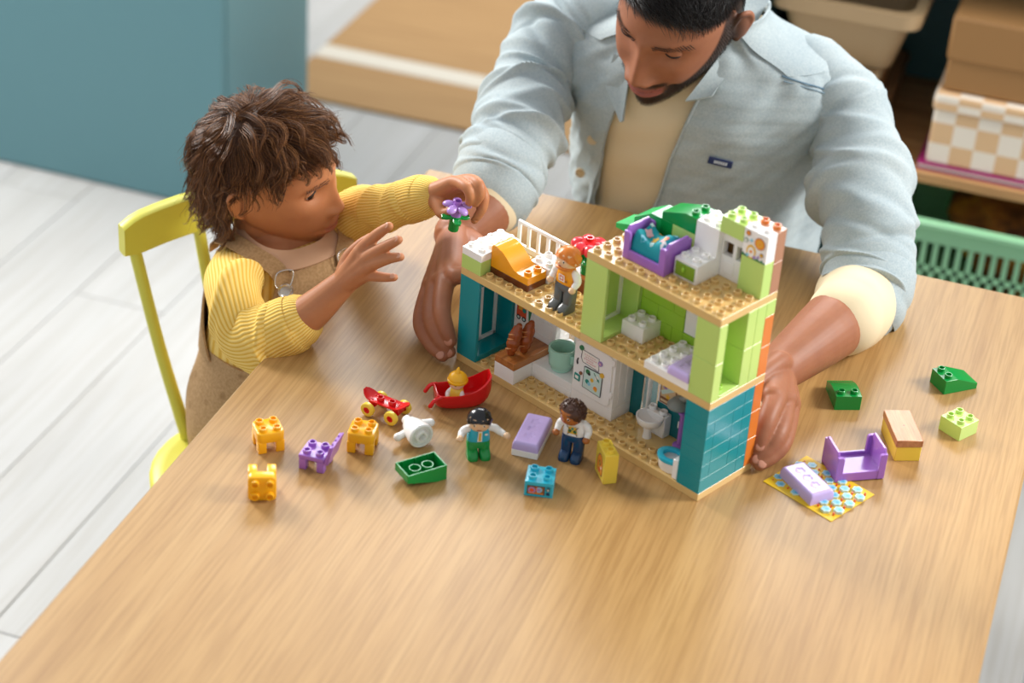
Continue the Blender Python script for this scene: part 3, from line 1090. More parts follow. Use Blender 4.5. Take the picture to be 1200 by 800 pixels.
# toilet
t = hthing('toy_toilet', 'white toy toilet with an azure seat beside the teal corner pillar', 'toilet', 20.9, 1.0, G0, math.radians(90))
bm = bmesh.new()   # local -y is the bowl's front... the bowl points to the room's left
lathe(bm, [(0, 0), (0.0115, 0), (0.0125, 0.002), (0.0135, 0.014), (0, 0.014)], 28, (0, 0.004, 0), 0, None, 1.0, 1.25)
put('bowl', fin(bm, 'bowl', WHITE), t)
bm = bmesh.new()
rows = []
for rr, z in ((0.0148, 0.014), (0.0152, 0.0155), (0.0148, 0.0182), (0.0135, 0.0188), (0.0092, 0.0186), (0.0085, 0.0165), (0.0085, 0.014)):
    rows.append([bm.verts.new((rr * math.cos(2 * PI * k / 32), 0.004 + rr * 1.22 * math.sin(2 * PI * k / 32), z)) for k in range(32)])
for A, Bq in zip(rows, rows[1:] + rows[:1]):
    for k in range(32):
        bm.faces.new((A[k], A[(k + 1) % 32], Bq[(k + 1) % 32], Bq[k]))
put('toilet_seat', fin(bm, 'toilet_seat', AZURE), t, label='azure toilet seat')
bm = bmesh.new()
box(bm, (-0.0145, -0.0165, 0), (0.0145, -0.0085, 0.026), 0.001)
put('tank', fin(bm, 'tank', WHITE), t)
bm = bmesh.new()
lathe(bm, [(0, 0.0145), (0.0083, 0.0145)], 24, (0, 0.004, 0), 0, None, 1, 1.2)
put('water', fin(bm, 'water', pm('print_grey', '#B9C2C4', .1)), t, label='grey inside of the bowl')

# shower
t = hthing('toy_shower', 'grey shower head on a purple flower stem by the right wall', 'shower', 19.6, 3.2, G0)
bm = bmesh.new()
lathe(bm, [(0, 0), (0.009, 0), (0.009, 0.006), (0.0045, 0.008), (0.0042, 0.048), (0.0062, 0.05), (0.0062, 0.056), (0.004, 0.058), (0, 0.058)], 18)
for k in range(5):
    a = 2 * PI * k / 5
    ball(bm, (0.0062 * math.cos(a), 0.0062 * math.sin(a), 0.053), (0.0045, 0.0045, 0.0025), 10, 6)
put('stem', fin(bm, 'stem', PURPLE, 50), t, label='purple flower stem')
bm = bmesh.new()
lathe(bm, [(0, 0.058), (0.013, 0.058), (0.0135, 0.0605), (0.009, 0.066), (0.006, 0.069), (0, 0.07)], 24, (-0.006, -0.004, 0))
tube(bm, [(-0.004, -0.003, 0.067), (0.003, 0.0, 0.072), (0.008, 0.003, 0.0675)], 0.0045, 12, 5)
put('shower_head', fin(bm, 'shower_head', pm('shower_grey', '#8C938F', .3), 50), t, label='grey shower head')

# slide on the terrace
t = hthing('toy_slide', 'orange toy slide on a dark brown plate beside the white fence', 'slide', 2.0, 1.0, M1)
bm = bmesh.new()
box(bm, (0.0002, 0.0002, 0), (4 * U - 0.003, 2 * U - 0.0002, 0.0088), 0.0005)
put('base_plate', fin(bm, 'base_plate', DBROWN), t)
bm = bmesh.new()
prof = [(0.0003, 0.0088), (0.061, 0.0088), (0.061, 0.018), (0.046, 0.018)]
for q in np.linspace(0, 1, 14):
    prof.append((0.043 - 0.031 * q, 0.018 + 0.0185 * (q * q * (3 - 2 * q)) ** 0.9))
prof += [(0.009, 0.0382), (0.005, 0.0385), (0.002, 0.0375), (0.0003, 0.0350)]
prism(bm, prof, 0.0003, 0.0317, 0, 0.0004)
stud(bm, 0.0535, 0.008, 0.018)
stud(bm, 0.0535, 0.024, 0.018)
put('chute', fin(bm, 'chute', ORANGE, 30), t)
t = hthing('toy_brick', 'white two by two brick between the orange slide and the fence', 'toy brick', 4.0, 3.05, M1)
put('body', brick_me(2, 2, 0.0192, WHITE, True), t)
# fence
t = hthing('toy_fence', 'white barred toy fence along the back of the terrace', 'fence', 0.6, 5.2, M1)
Lf, hf = 5.2 * U, 0.0385
bm = bmesh.new()
box(bm, (0, 0, 0), (Lf, 0.004, 0.0075), 0.0004)
put('bottom_rail', fin(bm, 'bottom_rail', WHITE), t)
bm = bmesh.new()
box(bm, (0, 0, hf - 0.0045), (Lf, 0.004, hf), 0.0008)
put('top_rail', fin(bm, 'top_rail', WHITE), t)
for k in range(6):
    bm = bmesh.new()
    x = (Lf - 0.0045) * k / 5
    box(bm, (x, 0.0004, 0.0075), (x + 0.0045, 0.0036, hf - 0.0045), 0.0003)
    put('bar', fin(bm, 'bar', WHITE), t)
# flower pot
t = hthing('toy_flower', 'coral red toy flower with green leaves in a brown block', 'flower', 7.95, 5.0, M1)
bm = bmesh.new()
box(bm, (-0.0158, -0.0158, 0), (0.0158, 0.0158, 0.0190), 0.0006)
put('planter', fin(bm, 'planter', BROWN), t, label='brown planter block')
bm = bmesh.new()
lathe(bm, [(0, 0.019), (0.008, 0.019), (0.008, 0.046), (0, 0.046)], 20)
for k in range(4):
    a = PI / 4 + k * PI / 2
    M = Matrix.Translation((0.011 * math.cos(a), 0.011 * math.sin(a), 0.038)) @ Matrix.Rotation(a, 4, 'Z') @ Matrix.Rotation(-0.25, 4, 'Y') @ Matrix.Diagonal((0.011, 0.0085, 0.0055, 1))
    lathe(bm, [(0, -1)] + [(math.sin(PI * q / 8), -math.cos(PI * q / 8)) for q in range(1, 8)] + [(0, 1)], 16, (0, 0, 0), 0, M)
put('leaves', fin(bm, 'leaves', GREEN, 60), t, label='green leaf ring')
for k in range(6):
    bm = bmesh.new()
    a = k * PI / 3 + 0.3
    M = Matrix.Translation((0.013 * math.cos(a), 0.013 * math.sin(a), 0.0545)) @ Matrix.Rotation(a, 4, 'Z') @ Matrix.Rotation(0.18, 4, 'Y') @ Matrix.Diagonal((0.0105, 0.0085, 0.0075, 1))
    lathe(bm, [(0, -1)] + [(math.sin(PI * q / 8), -math.cos(PI * q / 8)) for q in range(1, 8)] + [(0, 1)], 16, (0, 0, 0), 0, M)
    put('petal', fin(bm, 'petal', CORAL, 60), t, label='coral red petal')
bm = bmesh.new()
lathe(bm, [(0, 0.046), (0.009, 0.046), (0.009, 0.061), (0.005, 0.0625), (0.005, 0.066), (0.0034, 0.066), (0.0034, 0.063), (0, 0.063)], 20)
put('flower_centre', fin(bm, 'flower_centre', RED), t)

t = hthing('toy_brick', 'white two by two brick inside the lime green upper room', 'toy brick', 14.0, 2.1, M1)
put('body', brick_me(2, 2, 0.0192, WHITE, True), t)
t = hthing('studded_plate', 'white studded plate in the corner of the lime green room', 'toy plate', 18.0, 0.0, M1)
put('body', brick_me(4, 4, 0.0096, WHITE, [(0, 0), (0, 1), (0, 2), (0, 3), (1, 0), (1, 1), (1, 2), (1, 3), (2, 3), (3, 3)]), t)

def cushion(t, w, d, h, mat=LAV, base=0.0):
    """toy mattress with three dimpled flower marks"""
    bm = bmesh.new()
    bmesh.ops.create_grid(bm, x_segments=24, y_segments=40, size=0.5)
    for v in bm.verts:
        x, y = v.co.x * 2, v.co.y * 2
        ex = min(1, (1 - abs(x)) * w / 2 / 0.0035)
        ey = min(1, (1 - abs(y)) * d / 2 / 0.0035)
        zz = h - 0.0035 * (1 - math.sqrt(max(0, 1 - (1 - ex) ** 2))) - 0.0035 * (1 - math.sqrt(max(0, 1 - (1 - ey) ** 2)))
        X, Y = x * w / 2, y * d / 2
        for cy in (-0.30, 0.0, 0.30):
            r = math.hypot(X, Y - cy * d * 0.8)
            a = math.atan2(Y - cy * d * .8, X)
            rf = 0.0035 + 0.0012 * math.cos(5 * a)
            zz -= 0.0011 * math.exp(-((r - rf) / 0.0011) ** 2) + 0.0009 * math.exp(-(r / 0.0012) ** 2)
        v.co = Vector((X, Y, zz))
    bmesh.ops.recalc_face_normals(bm, faces=bm.faces)
    edges = [e for e in bm.edges if e.is_boundary]
    r = bmesh.ops.extrude_edge_only(bm, edges=edges)
    vs = [g for g in r['geom'] if isinstance(g, bmesh.types.BMVert)]
    for v in vs:
        v.co.z = base
    bmesh.ops.contextual_create(bm, geom=[e for e in bm.edges if e.is_boundary])
    return put('cushion', fin(bm, 'cushion', mat, 50), t)
t = hthing('toy_mattress', 'lavender toy mattress on the white plate beside the lime pillar', 'mattress', 21.05, 1.4, M1 + 9.7)
cushion(t, 0.0295, 0.046, 0.0105)

# beds
def bed(name, label, loc, rz):
    """60 x 43 mm bed frame; local x along the bed, origin at the lower front left corner"""
    t = thing(name, label, 'bed', loc, rz)
    L, D, H, w = 0.060, 0.043, 0.038, 0.0032
    bm = bmesh.new()
    box(bm, (w, w, 0.004), (L - w, D - w, 0.0075), 0.0003)
    put('bed_board', fin(bm, 'bed_board', PURPLE), t)
    for y in (0, D - w):
        bm = bmesh.new()
        prism(bm, [(0.002, 0), (L - 0.002, 0), (L - 0.002, 0.0115), (0.002, 0.0115)], y, y + w, 0, 0.0005)
        put('side_rail', fin(bm, 'side_rail', PURPLE), t)
        for a, b in ((0.0002, 0.0085), (L - 0.0085, L - 0.0002)):
            bm = bmesh.new()
            c = 0.003
            if a < 0.01:
                pr_ = [(a, 0), (b, 0), (b, H - 0.005 - c), (b - c * .3, H - 0.005 - c * .3), (b - c, H - 0.005), (a, H - 0.005)]
            else:
                pr_ = [(a, 0), (b, 0), (b, H - 0.005), (a + c, H - 0.005), (a + c * .3, H - 0.005 - c * .3), (a, H - 0.005 - c)]
            prism(bm, pr_, y - 0.0006, y + w + 0.0006, 0, 0.0006)
            put('corner_post', fin(bm, 'corner_post', PURPLE), t)
    for x in (0.0004, L - w - 0.0004):
        bm = bmesh.new()
        prism(bm, [(0.003, 0), (D - 0.003, 0), (D - 0.003, H - 0.004), (D - 0.006, H), (0.006, H), (0.003, H - 0.004)], x, x + w, 0, 0.0006, 'x')
        put('end_board', fin(bm, 'end_board', PURPLE), t)
    return t
bed('toy_bed', 'purple toy bed with a printed teal quilt on the top floor of the house', HW(14.1, 1.25, T1 + 0.1), -PHI)
QUILT = pm('teal_quilt_cloth', '#1797A0', 0.8)
t = thing('quilt', 'teal quilt with yellow stars and rockets lying in the purple bed', 'quilt', HW(14.1, 1.25, T1 + 7.7), -PHI)
bm = bmesh.new()
bmesh.ops.create_grid(bm, x_segments=36, y_segments=28, size=0.5)
def quilt_z(x, y):
    e = min(1, (0.5 - abs(x)) / 0.10) * min(1, (0.5 - abs(y)) / 0.12)
    return 0.004 + (0.0185 + 0.006 * math.sin(2.2 * x * PI - 0.9) * math.cos(1.3 * y) + 0.002 * math.sin(9 * y + 5 * x)) * max(0, e) ** 0.5
for v in bm.verts:
    x, y = v.co.x, v.co.y
    v.co = Vector((0.030 + x * 0.050, 0.0215 + y * 0.034, quilt_z(x, y)))
es = [e for e in bm.edges if e.is_boundary]
r = bmesh.ops.extrude_edge_only(bm, edges=es)
for g in r['geom']:
    if isinstance(g, bmesh.types.BMVert):
        g.co.z = 0.0
put('cloth', fin(bm, 'cloth', QUILT, 60), t)
def on_quilt(x, y):
    return Vector((0.030 + x * 0.050, 0.0215 + y * 0.034, quilt_z(x, y) + 0.0004))
def motif(x, y, r, m, n=5, q=.5, parent=None, a0=0.3):
    """flat printed motif that lies on the quilt's curved surface"""
    bm = bmesh.new()
    c = bm.verts.new(on_quilt(x, y) + Vector((0, 0, 0.0003)))
    ring = []
    for k in range(2 * n):
        rr = r if k % 2 == 0 else r * q
        a = a0 + PI * k / n
        ring.append(bm.verts.new(on_quilt(x + rr * math.cos(a) / 0.050, y + rr * math.sin(a) / 0.034) + Vector((0, 0, 0.0002))))
    for k in range(2 * n):
        bm.faces.new((c, ring[k], ring[(k + 1) % (2 * n)]))
    put('quilt_motif', fin(bm, 'quilt_motif', m, 80), t)
for x, y, rr, m, n, q in ((-.05, -.02, .0052, P_YEL, 5, .55), (-.28, .05, .0058, P_PINK, 4, .6), (-.27, .05, .0035, P_YEL, 4, .6), (-.24, .0, .002, P_RED, 6, .9), (.28, -.20, .0058, P_PINK, 4, .6), (.29, -.19, .0034, P_YEL, 4, .6), (.34, -.15, .002, P_RED, 6, .9),
                          (.12, .28, .0038, P_PALE, 5, .6), (-.20, -.33, .0042, P_BLUE, 6, .8), (.33, .25, .0036, P_BLUE, 6, .8), (-.1, .36, .0034, P_YEL, 5, .6), (-.36, .32, .003, P_PALE, 5, .7), (.06, -.36, .003, P_PALE, 6, .9), (.37, -.38, .0034, P_WHITE, 4, .9)):
    motif(x, y, rr, m, n, q)

t = hthing('toy_cabinet', 'white toy cabinet with a lime drawer beside the quilted bed', 'cabinet', 18.0, 2.05, T1)
bm = bmesh.new()
box(bm, (0.0002, 0.0002, 0), (0.0318, 0.0318, 0.0232), 0.0006)
for i in range(2):
    for j in range(2):
        stud(bm, (i + .5) * U, (j + .5) * U, 0.0232)
put('body', fin(bm, 'body', WHITE), t)
bm = bmesh.new()
box(bm, (0.0025, -0.0010, 0.0035), (0.0293, 0.0004, 0.0198), 0.0005)
dr = put('drawer', fin(bm, 'drawer', pm('olive_lime_plastic', '#7FA32C', .25)), t, label='lime green drawer front')
bm = bmesh.new()
box(bm, (0.013, -0.0035, 0.0105), (0.0165, -0.0010, 0.0165), 0.0008)
put('knob', fin(bm, 'knob', GLIME), dr)

# ------------------------------------------------------------------ toy figures
def sup(rx, ry, n=24, e=3.0):
    pts = []
    for k in range(n):
        a = 2 * PI * k / n
        c, s = math.cos(a), math.sin(a)
        pts.append((rx * math.copysign(abs(c) ** (2 / e), c), ry * math.copysign(abs(s) ** (2 / e), s)))
    return pts
def loft(bm, secs, e=3.0, n=24, mi=0):
    """secs: (cx, cy, z, rx, ry)"""
    rows = [[bm.verts.new((cx + x, cy + y, z)) for x, y in sup(rx, ry, n, e)] for cx, cy, z, rx, ry in secs]
    for A, Bq in zip(rows, rows[1:]):
        for k in range(n):
            f = bm.faces.new((A[k], A[(k + 1) % n], Bq[(k + 1) % n], Bq[k]))
            f.material_index = mi
    for R, rev in ((rows[0], True), (rows[-1], False)):
        f = bm.faces.new(R[::-1] if rev else R)
        f.material_index = mi

def figure(name, label, loc, rz, k, leg, top, arm, skin, hair, hairkind, front=(), tilt=0.0, arms=((0, 0), (0, 0)), legs=True, headturn=0.0, beard=None, scale=1.0):
    """toy figure facing local -y; k scales the leg height; arms = ((raise, out) left, right)"""
    t = thing(name, label, 'toy figure', loc, rz)
    t.scale = (scale,) * 3
    LH = 0.023 * k
    if legs:
        for sx in (-1, 1):
            bm = bmesh.new()
            x = sx * 0.0072
            loft(bm, [(x, -0.004, 0, 0.0066, 0.0115), (x, -0.0042, 0.004, 0.0067, 0.0117), (x, -0.003, 0.0075, 0.0064, 0.0102), (x, 0.0005, 0.0105, 0.0062, 0.0072), (x, 0.001, LH, 0.0066, 0.0070), (x, 0.001, LH + 0.001, 0.006, 0.0064)], 3.2)
            put('leg', fin(bm, 'leg', leg, 50), t)
        bm = bmesh.new()
        loft(bm, [(0, 0.001, LH - 0.0045, 0.0135, 0.0072), (0, 0.001, LH + 0.004, 0.0135, 0.0075), (0, 0.001, LH + 0.0048, 0.0128, 0.0068)], 3.4)
        put('hips', fin(bm, 'hips', leg, 50), t)
    z = LH + 0.0048
    bm = bmesh.new()
    loft(bm, [(0, 0.001, z, 0.0132, 0.0078), (0, 0.001, z + 0.001, 0.0136, 0.0082), (0, 0.001, z + 0.009, 0.0126, 0.0078), (0, 0.001, z + 0.0165, 0.0108, 0.0072), (0, 0.001, z + 0.0195, 0.0085, 0.0062), (0, 0.001, z + 0.0205, 0.0055, 0.0045)], 3.0)
    body = put('torso', fin(bm, 'torso', top, 50), t)
    p = Print((0, -0.0074, z), (1, 0, 0), (0, -0.09, 1))
    for f in front:
        getattr(p, f[0])(*f[1:])
    if front:
        p.done('chest_print', t)
    for sx, (rise, outw) in ((-1, arms[0]), (1, arms[1])):
        bm = bmesh.new()
        sh = Vector((sx * 0.0112, 0.001, z + 0.0155))
        el = sh + Vector((sx * (0.0055 + outw * 0.007), -0.0015 - 0.003 * rise, -0.0085 + 0.008 * rise))
        ha = el + Vector((sx * (-0.001 + outw * 0.008), -0.0060 - 0.003 * rise, -0.0060 + 0.010 * rise))
        tube(bm, [sh, sh.lerp(el, .55) + Vector((sx * .0008, 0, .0012)), el, el.lerp(ha, .7)], [0.0043, 0.0047, 0.0044, 0.0038], 14, 5)
        put('arm', fin(bm, 'arm', arm, 60), t)
        bm = bmesh.new()
        tube(bm, [el.lerp(ha, .6), ha], [0.0028, 0.0028], 12, 3)
        ball(bm, ha + (ha - el).normalized() * 0.0022, (0.0044, 0.0042, 0.0040), 14, 10)
        put('hand', fin(bm, 'hand', skin, 60), t)
    hz = z + 0.0205
    hd = bpy.data.objects.new('head', None)
    bm = bmesh.new()
    loft(bm, [(0, 0, hz, 0.0068, 0.0066), (0, 0, hz + 0.0012, 0.0105, 0.0100), (0, 0, hz + 0.0045, 0.0126, 0.0120), (0, 0, hz + 0.012, 0.0130, 0.0124), (0, 0, hz + 0.018, 0.0118, 0.0112), (0, 0, hz + 0.0215, 0.008, 0.008)], 2.2, 28)
    for sx in (-1, 1):
        ball(bm, (sx * 0.0132, 0.0005, hz + 0.0095), (0.0016, 0.0026, 0.0034), 10, 6)
    ball(bm, (0, -0.0128, hz + 0.0085), (0.0014, 0.0012, 0.0014), 10, 6)
    head = put('head', fin(bm, 'head', skin, 60), t, rot=(tilt, 0, headturn))
    def face(xy, zz, r, m, nm, ry=None, dz=0.0):
        bm = bmesh.new()
        a = math.radians(xy)
        R = 0.0126
        c = Vector((R * math.sin(a), -R * 0.955 * math.cos(a), hz + zz))
        M = Matrix.Rotation(a, 4, 'Z')
        ball(bm, c, (r, 0.0007 + dz, ry or r), 12, 6, 0, M)
        put(nm, fin(bm, nm, m, 60), head)
    for s in (-1, 1):
        face(s * 27, 0.0110, 0.0021, P_WHITE, 'eye', 0.0025)
        face(s * 26, 0.0108, 0.0014, BLACK, 'pupil', 0.0018, 0.0002)
        face(s * 27, 0.0152, 0.0026, hair, 'eyebrow', 0.0006)
    face(0, 0.0048, 0.0030, pm('toy_mouth', '#9C3B2E', .4), 'mouth', 0.0007)
    bm = bmesh.new()
    if hairkind in ('bowl', 'beard'):
        bmesh.ops.create_icosphere(bm, subdivisions=4, radius=1)
        dele = []
        for v in bm.verts:
            p0 = v.co.copy()
            a = math.atan2(p0.x, -p0.y)
            w = 1 + (0.035 * math.sin(9 * a + 5 * p0.z) + 0.02 * math.sin(17 * a + 8 * p0.z)) * (1 if hairkind == 'bowl' else 1.6)
            lo = 0.0035 + 0.0120 * max(0, math.cos(a)) ** 1.2
            zz = hz + 0.0105 + p0.z * 0.0145
            zl = hz + lo
            v.co = Vector((p0.x * 0.0146 * w, p0.y * 0.0142 * w + 0.0006, max(zz, zl)))
    elif hairkind == 'curls':
        r2 = random.Random(5)
        ball(bm, (0, 0.0025, hz + 0.013), (0.0158, 0.0145, 0.0135), 24, 14)
        for k in range(230):
            u = r2.uniform(-0.5, 1)
            a = r2.uniform(0, 2 * PI)
            q = math.sqrt(1 - u * u)
            d = Vector((q * math.cos(a), q * math.sin(a), u))
            if d.y < -0.35 and d.z < 0.62:
                continue
            ball(bm, Vector((0, 0.0025, hz + 0.013)) + Vector((d.x * 0.0158, d.y * 0.0145, d.z * 0.0135)), 0.0017, 8, 5)
    put('hair', fin(bm, 'hair', hair, 60), head)
    if beard:
        bm = bmesh.new()
        bmesh.ops.create_icosphere(bm, subdivisions=3, radius=1)
        for v in bm.verts:
            v.co = Vector((v.co.x * 0.0128, -0.0028 + v.co.y * 0.0112, hz + 0.0022 + v.co.z * (0.0048 if v.co.z < 0 else 0.0028)))
        put('beard', fin(bm, 'beard', beard, 60), head)
    return t

def yaw_to(d):
    """rotation that turns local -y to the ground direction d"""
    return math.atan2(d[1], d[0]) + PI / 2

figure('toy_figure', 'ginger bearded toy figure in an orange vest standing on the terrace', HW(9.0, 1.55, M1), yaw_to((-0.45, -0.9)), 1.25, GREY, ORANGE, WHITE, SKINT, HAIRO, 'beard',
       (('rect', -0.0045, 0.004, 0.0045, 0.013, P_WHITE), ('rect', -0.003, 0.0055, 0.003, 0.0115, P_RED), ('rect', -0.0018, 0.007, 0.0018, 0.010, P_WHITE), ('disc', 0.007, 0.006, 0.0013, P_BROWN)), 0.0, ((0.0, 0.1), (0.0, 0.1)), True, -0.1, HAIRO, 1.02)
figure('toy_figure', 'toy boy with black hair, a blue vest and green legs', (0.0925, -0.1785, 0), yaw_to((0.50, -0.86)), 0.72, GREEN, AZURE, WHITE, SKINT, BLACK, 'bowl',
       (('poly', [(-0.0028, 0.001), (0.0028, 0.001), (0.0022, 0.017), (-0.0022, 0.017)], P_WHITE), ('rect', -0.0014, 0.002, 0.0014, 0.014, P_YEL), ('rect', 0.0055, 0.010, 0.009, 0.0125, P_WHITE)), 0.12, ((0.5, 0.5), (0.5, 0.9)), True, -0.2, None, 0.98)
figure('toy_figure', 'toy woman with curly brown hair, a white top and navy trousers', (0.1925, -0.1385, 0), yaw_to((0.0, -1.0)), 1.2, NAVY, WHITE, WHITE, SKIND, HAIRB, 'curls',
       (('poly', [(-0.006, 0.004), (0.006, 0.004), (0.0045, 0.014), (-0.0045, 0.014)], P_YEL), ('disc', -0.003, 0.008, 0.0022, P_GREEN), ('disc', 0.003, 0.0075, 0.0022, P_GREEN), ('disc', 0, 0.0115, 0.0018, P_TEAL), ('line', [(-0.007, 0.015), (-0.002, 0.008), (-0.006, 0.002)], 0.0008, INK), ('line', [(0.007, 0.015), (0.002, 0.008), (0.006, 0.002)], 0.0008, INK)),
       0.12, ((0.15, 0.2), (0.0, 0.1)), True, -0.45, None, 0.98)

# ------------------------------------------------------------------ toys on the table
def stool_me():
    """square toy stool with studs and arched openings; origin at the centre of its base"""
    bm = bmesh.new()
    w = 0.0155
    H = 0.0265
    pl = sup(w, w, 32, 7)
    rows = [[bm.verts.new((x * s, y * s, z)) for x, y in pl] for s, z in ((0.99, 0.0145), (1, 0.015), (1, H - 0.0012), (0.97, H - 0.0003), (0.93, H))]
    for A, Bq in zip(rows, rows[1:]):
        for k in range(32):
            bm.faces.new((A[k], A[(k + 1) % 32], Bq[(k + 1) % 32], Bq[k]))
    bm.faces.new(rows[0][::-1])
    bm.faces.new(rows[-1])
    for i in (-.5, .5):
        for j in (-.5, .5):
            stud(bm, i * U, j * U, H)
    seat = fin(bm, 'seat', SUNY, 40)
    bm = bmesh.new()
    box(bm, (-0.005, -0.005, 0), (0.005, 0.005, 0.0155), 0.0014, 0, 3)
    return seat, fin(bm, 'leg', SUNY, 40)
ST_SEAT, ST_LEG = stool_me()
def stool_toy(label, loc, rot, copy_of=None):
    if copy_of is None:
        t = thing('toy_stool', label, 'toy stool', loc, 0, 'yellow toy stools on the table', rot)
        put('seat', ST_SEAT, t)
        for sx in (-1, 1):
            for sy in (-1, 1):
                put('leg', ST_LEG, t, (sx * 0.0103, sy * 0.0103, 0))
        return t
    t = copy_of.copy()
    COL.objects.link(t)
    t['label'] = label
    t.location = loc
    t.rotation_euler = rot
    for c in copy_of.children:
        d = c.copy()
        COL.objects.link(d)
        d.parent = t
    return t
s0 = stool_toy('yellow toy stool standing upright next to the purple chair, nearest the child', (-0.1297, -0.2599, 0), (0, 0, math.radians(40)))
stool_toy('yellow toy stool standing upright beside the red skateboard', (-0.0314, -0.2187, 0), (0, 0, math.radians(9)), s0)
stool_toy('yellow toy stool tipped over with its studs facing forward', (-0.1025, -0.3335, 0.0156), (PI / 2, 0, math.radians(25)), s0)

# purple chair
t = thing('toy_chair', 'purple toy chair with a slatted back on the table', 'toy chair', (-0.0660, -0.2710, 0), math.radians(2))
bm = bmesh.new()
box(bm, (-0.0152, -0.0152, 0.0140), (0.0152, 0.0152, 0.0195), 0.0008)
for i, j in ((-.5, -.5), (-.5, .5), (.5, -.5), (.5, .5)):
    stud(bm, i * U * .95, j * U, 0.0195)
put('seat', fin(bm, 'seat', PURPLE), t)
for sx in (-1, 1):
    for sy in (-1, 1):
        bm = bmesh.new()
        box(bm, (-0.0045, -0.0045, 0), (0.0045, 0.0045, 0.0142), 0.0015, 0, 2)
        put('leg', fin(bm, 'leg', PURPLE), t, (sx * 0.0105, sy * 0.0105, 0))
bk = put('backrest', None, t, (0.0165, 0, 0.0135), (0, math.radians(14), 0))
for y in (-0.0135, -0.0045, 0.0045, 0.0135):
    bm = bmesh.new()
    box(bm, (-0.0012, y - 0.0032, 0), (0.0020, y + 0.0032, 0.0255), 0.0006)
    put('slat', fin(bm, 'slat', PURPLE), bk)
bm = bmesh.new()
box(bm, (0.0016, -0.0165, 0.001), (0.0036, 0.0165, 0.0275), 0.0006)
put('back_panel', fin(bm, 'back_panel', PURPLE), bk)

# skateboard
t = thing('toy_skateboard', 'red toy skateboard with four yellow wheels', 'skateboard', (-0.0322, -0.1470, 0), math.radians(-11))
bm = bmesh.new()
rows = []
for i in range(25):
    x = -0.0305 + 0.061 * i / 24
    q = abs(x) / 0.0305
    hw = 0.0095 * math.sqrt(max(0.06, 1 - max(0, (q - 0.6) / 0.4) ** 2.2))
    z = 0.0165 + 0.0075 * max(0, (q - 0.5) / 0.5) ** 1.4
    rows.append([bm.verts.new((x, y * hw, z + dz)) for y, dz in ((-1, 0), (-1, .0018), (-.82, .0012), (0, .0010), (.82, .0012), (1, .0018), (1, 0), (0, -.0014))])
for A, Bq in zip(rows, rows[1:]):
    for k in range(8):
        bm.faces.new((A[k], A[(k + 1) % 8], Bq[(k + 1) % 8], Bq[k]))
bm.faces.new(rows[0][::-1])
bm.faces.new(rows[-1])
stud(bm, -0.008, 0, 0.0174)
stud(bm, 0.008, 0, 0.0174)
for y in (-0.0042, 0.0042):
    for x in (-0.019, 0.019):
        box(bm, (x - 0.004, y - 0.0008, 0.0172), (x + 0.004, y + 0.0008, 0.0186), 0.0003)
put('deck', fin(bm, 'deck', RED, 50), t)
for sx in (-1, 1):
    bm = bmesh.new()
    tube(bm, [(sx * 0.016, -0.0125, 0.0088), (sx * 0.016, 0.0125, 0.0088)], 0.003, 12, 2)
    box(bm, (sx * 0.016 - 0.0045, -0.006, 0.0088), (sx * 0.016 + 0.0045, 0.006, 0.0165), 0.0005)
    put('axle', fin(bm, 'axle', RED), t)
    for sy in (-1, 1):
        M = Matrix.Translation((sx * 0.016, sy * 0.0145, 0.0088)) @ Matrix.Rotation(PI / 2, 4, 'X')
        bm = bmesh.new()
        lathe(bm, [(0.0042, -0.0030), (0.0070, -0.0032), (0.0085, -0.0022), (0.0088, 0), (0.0085, 0.0022), (0.0070, 0.0032), (0.0042, 0.0030), (0.0042, -0.0030)], 28, (0, 0, 0), 0, M)
        w = put('wheel', fin(bm, 'wheel', YEL, 45), t)
        bm = bmesh.new()
        lathe(bm, [(0, -0.0024), (0.0042, -0.0024), (0.0042, 0.0024), (0.0018, 0.0024), (0.0016, 0.0012), (0, 0.0012)] if sy < 0 else [(0, -0.0024), (0.0042, -0.0024), (0.0042, 0.0024), (0, 0.0024)], 20, (0, 0, 0), 0, M)
        put('hub', fin(bm, 'hub', RED, 45), w, label='red wheel hub')

# boat
t = thing('toy_boat', 'red tub shaped toy cart with two handles holding a yellow hooded figure', 'toy cart', (0.0390, -0.0925, 0), math.radians(31))
def hull(bm):
    def sec(x, hw, zb, zt, e):
        out = []
        for k in range(13):
            a = PI * k / 12
            c, s = math.cos(a), math.sin(a)
            out.append((x, -hw * math.copysign(abs(c) ** e, c), zt - (zt - zb) * s ** e))
        return out
    data = [(-0.030, 0.0135, 0.0060, 0.0240), (-0.026, 0.0155, 0.0030, 0.0232), (-0.016, 0.0172, 0.0006, 0.0226), (0.0, 0.0178, 0.0, 0.0232), (0.014, 0.0172, 0.0002, 0.0270), (0.024, 0.0158, 0.0030, 0.0325), (0.031, 0.0130, 0.0090, 0.0385), (0.035, 0.0085, 0.0170, 0.0425)]
    fine = cr(data, 3)
    O = [[bm.verts.new(p) for p in sec(x, hw, zb, zt, .72)] for x, hw, zb, zt in fine]
    I = [[bm.verts.new(p) for p in sec(x * 0.95, max(hw - 0.0018, 0.002), zb + 0.0022, zt + 0.0002, .72)] for x, hw, zb, zt in fine]
    for R in (O, I):
        for A, Bq in zip(R, R[1:]):
            for k in range(12):
                bm.faces.new((A[k], A[k + 1], Bq[k + 1], Bq[k]))
        for e_ in (R[0], R[-1]):
            bm.faces.new(e_)
    for i in range(len(O) - 1):
        for k in (0, 12):
            bm.faces.new((O[i][k], O[i + 1][k], I[i + 1][k], I[i][k]))
    for i in (0, -1):
        bm.faces.new((O[i][0], I[i][0], I[i][12], O[i][12]))
bm = bmesh.new()
hull(bm)
put('tub', fin(bm, 'tub', RED, 50), t)
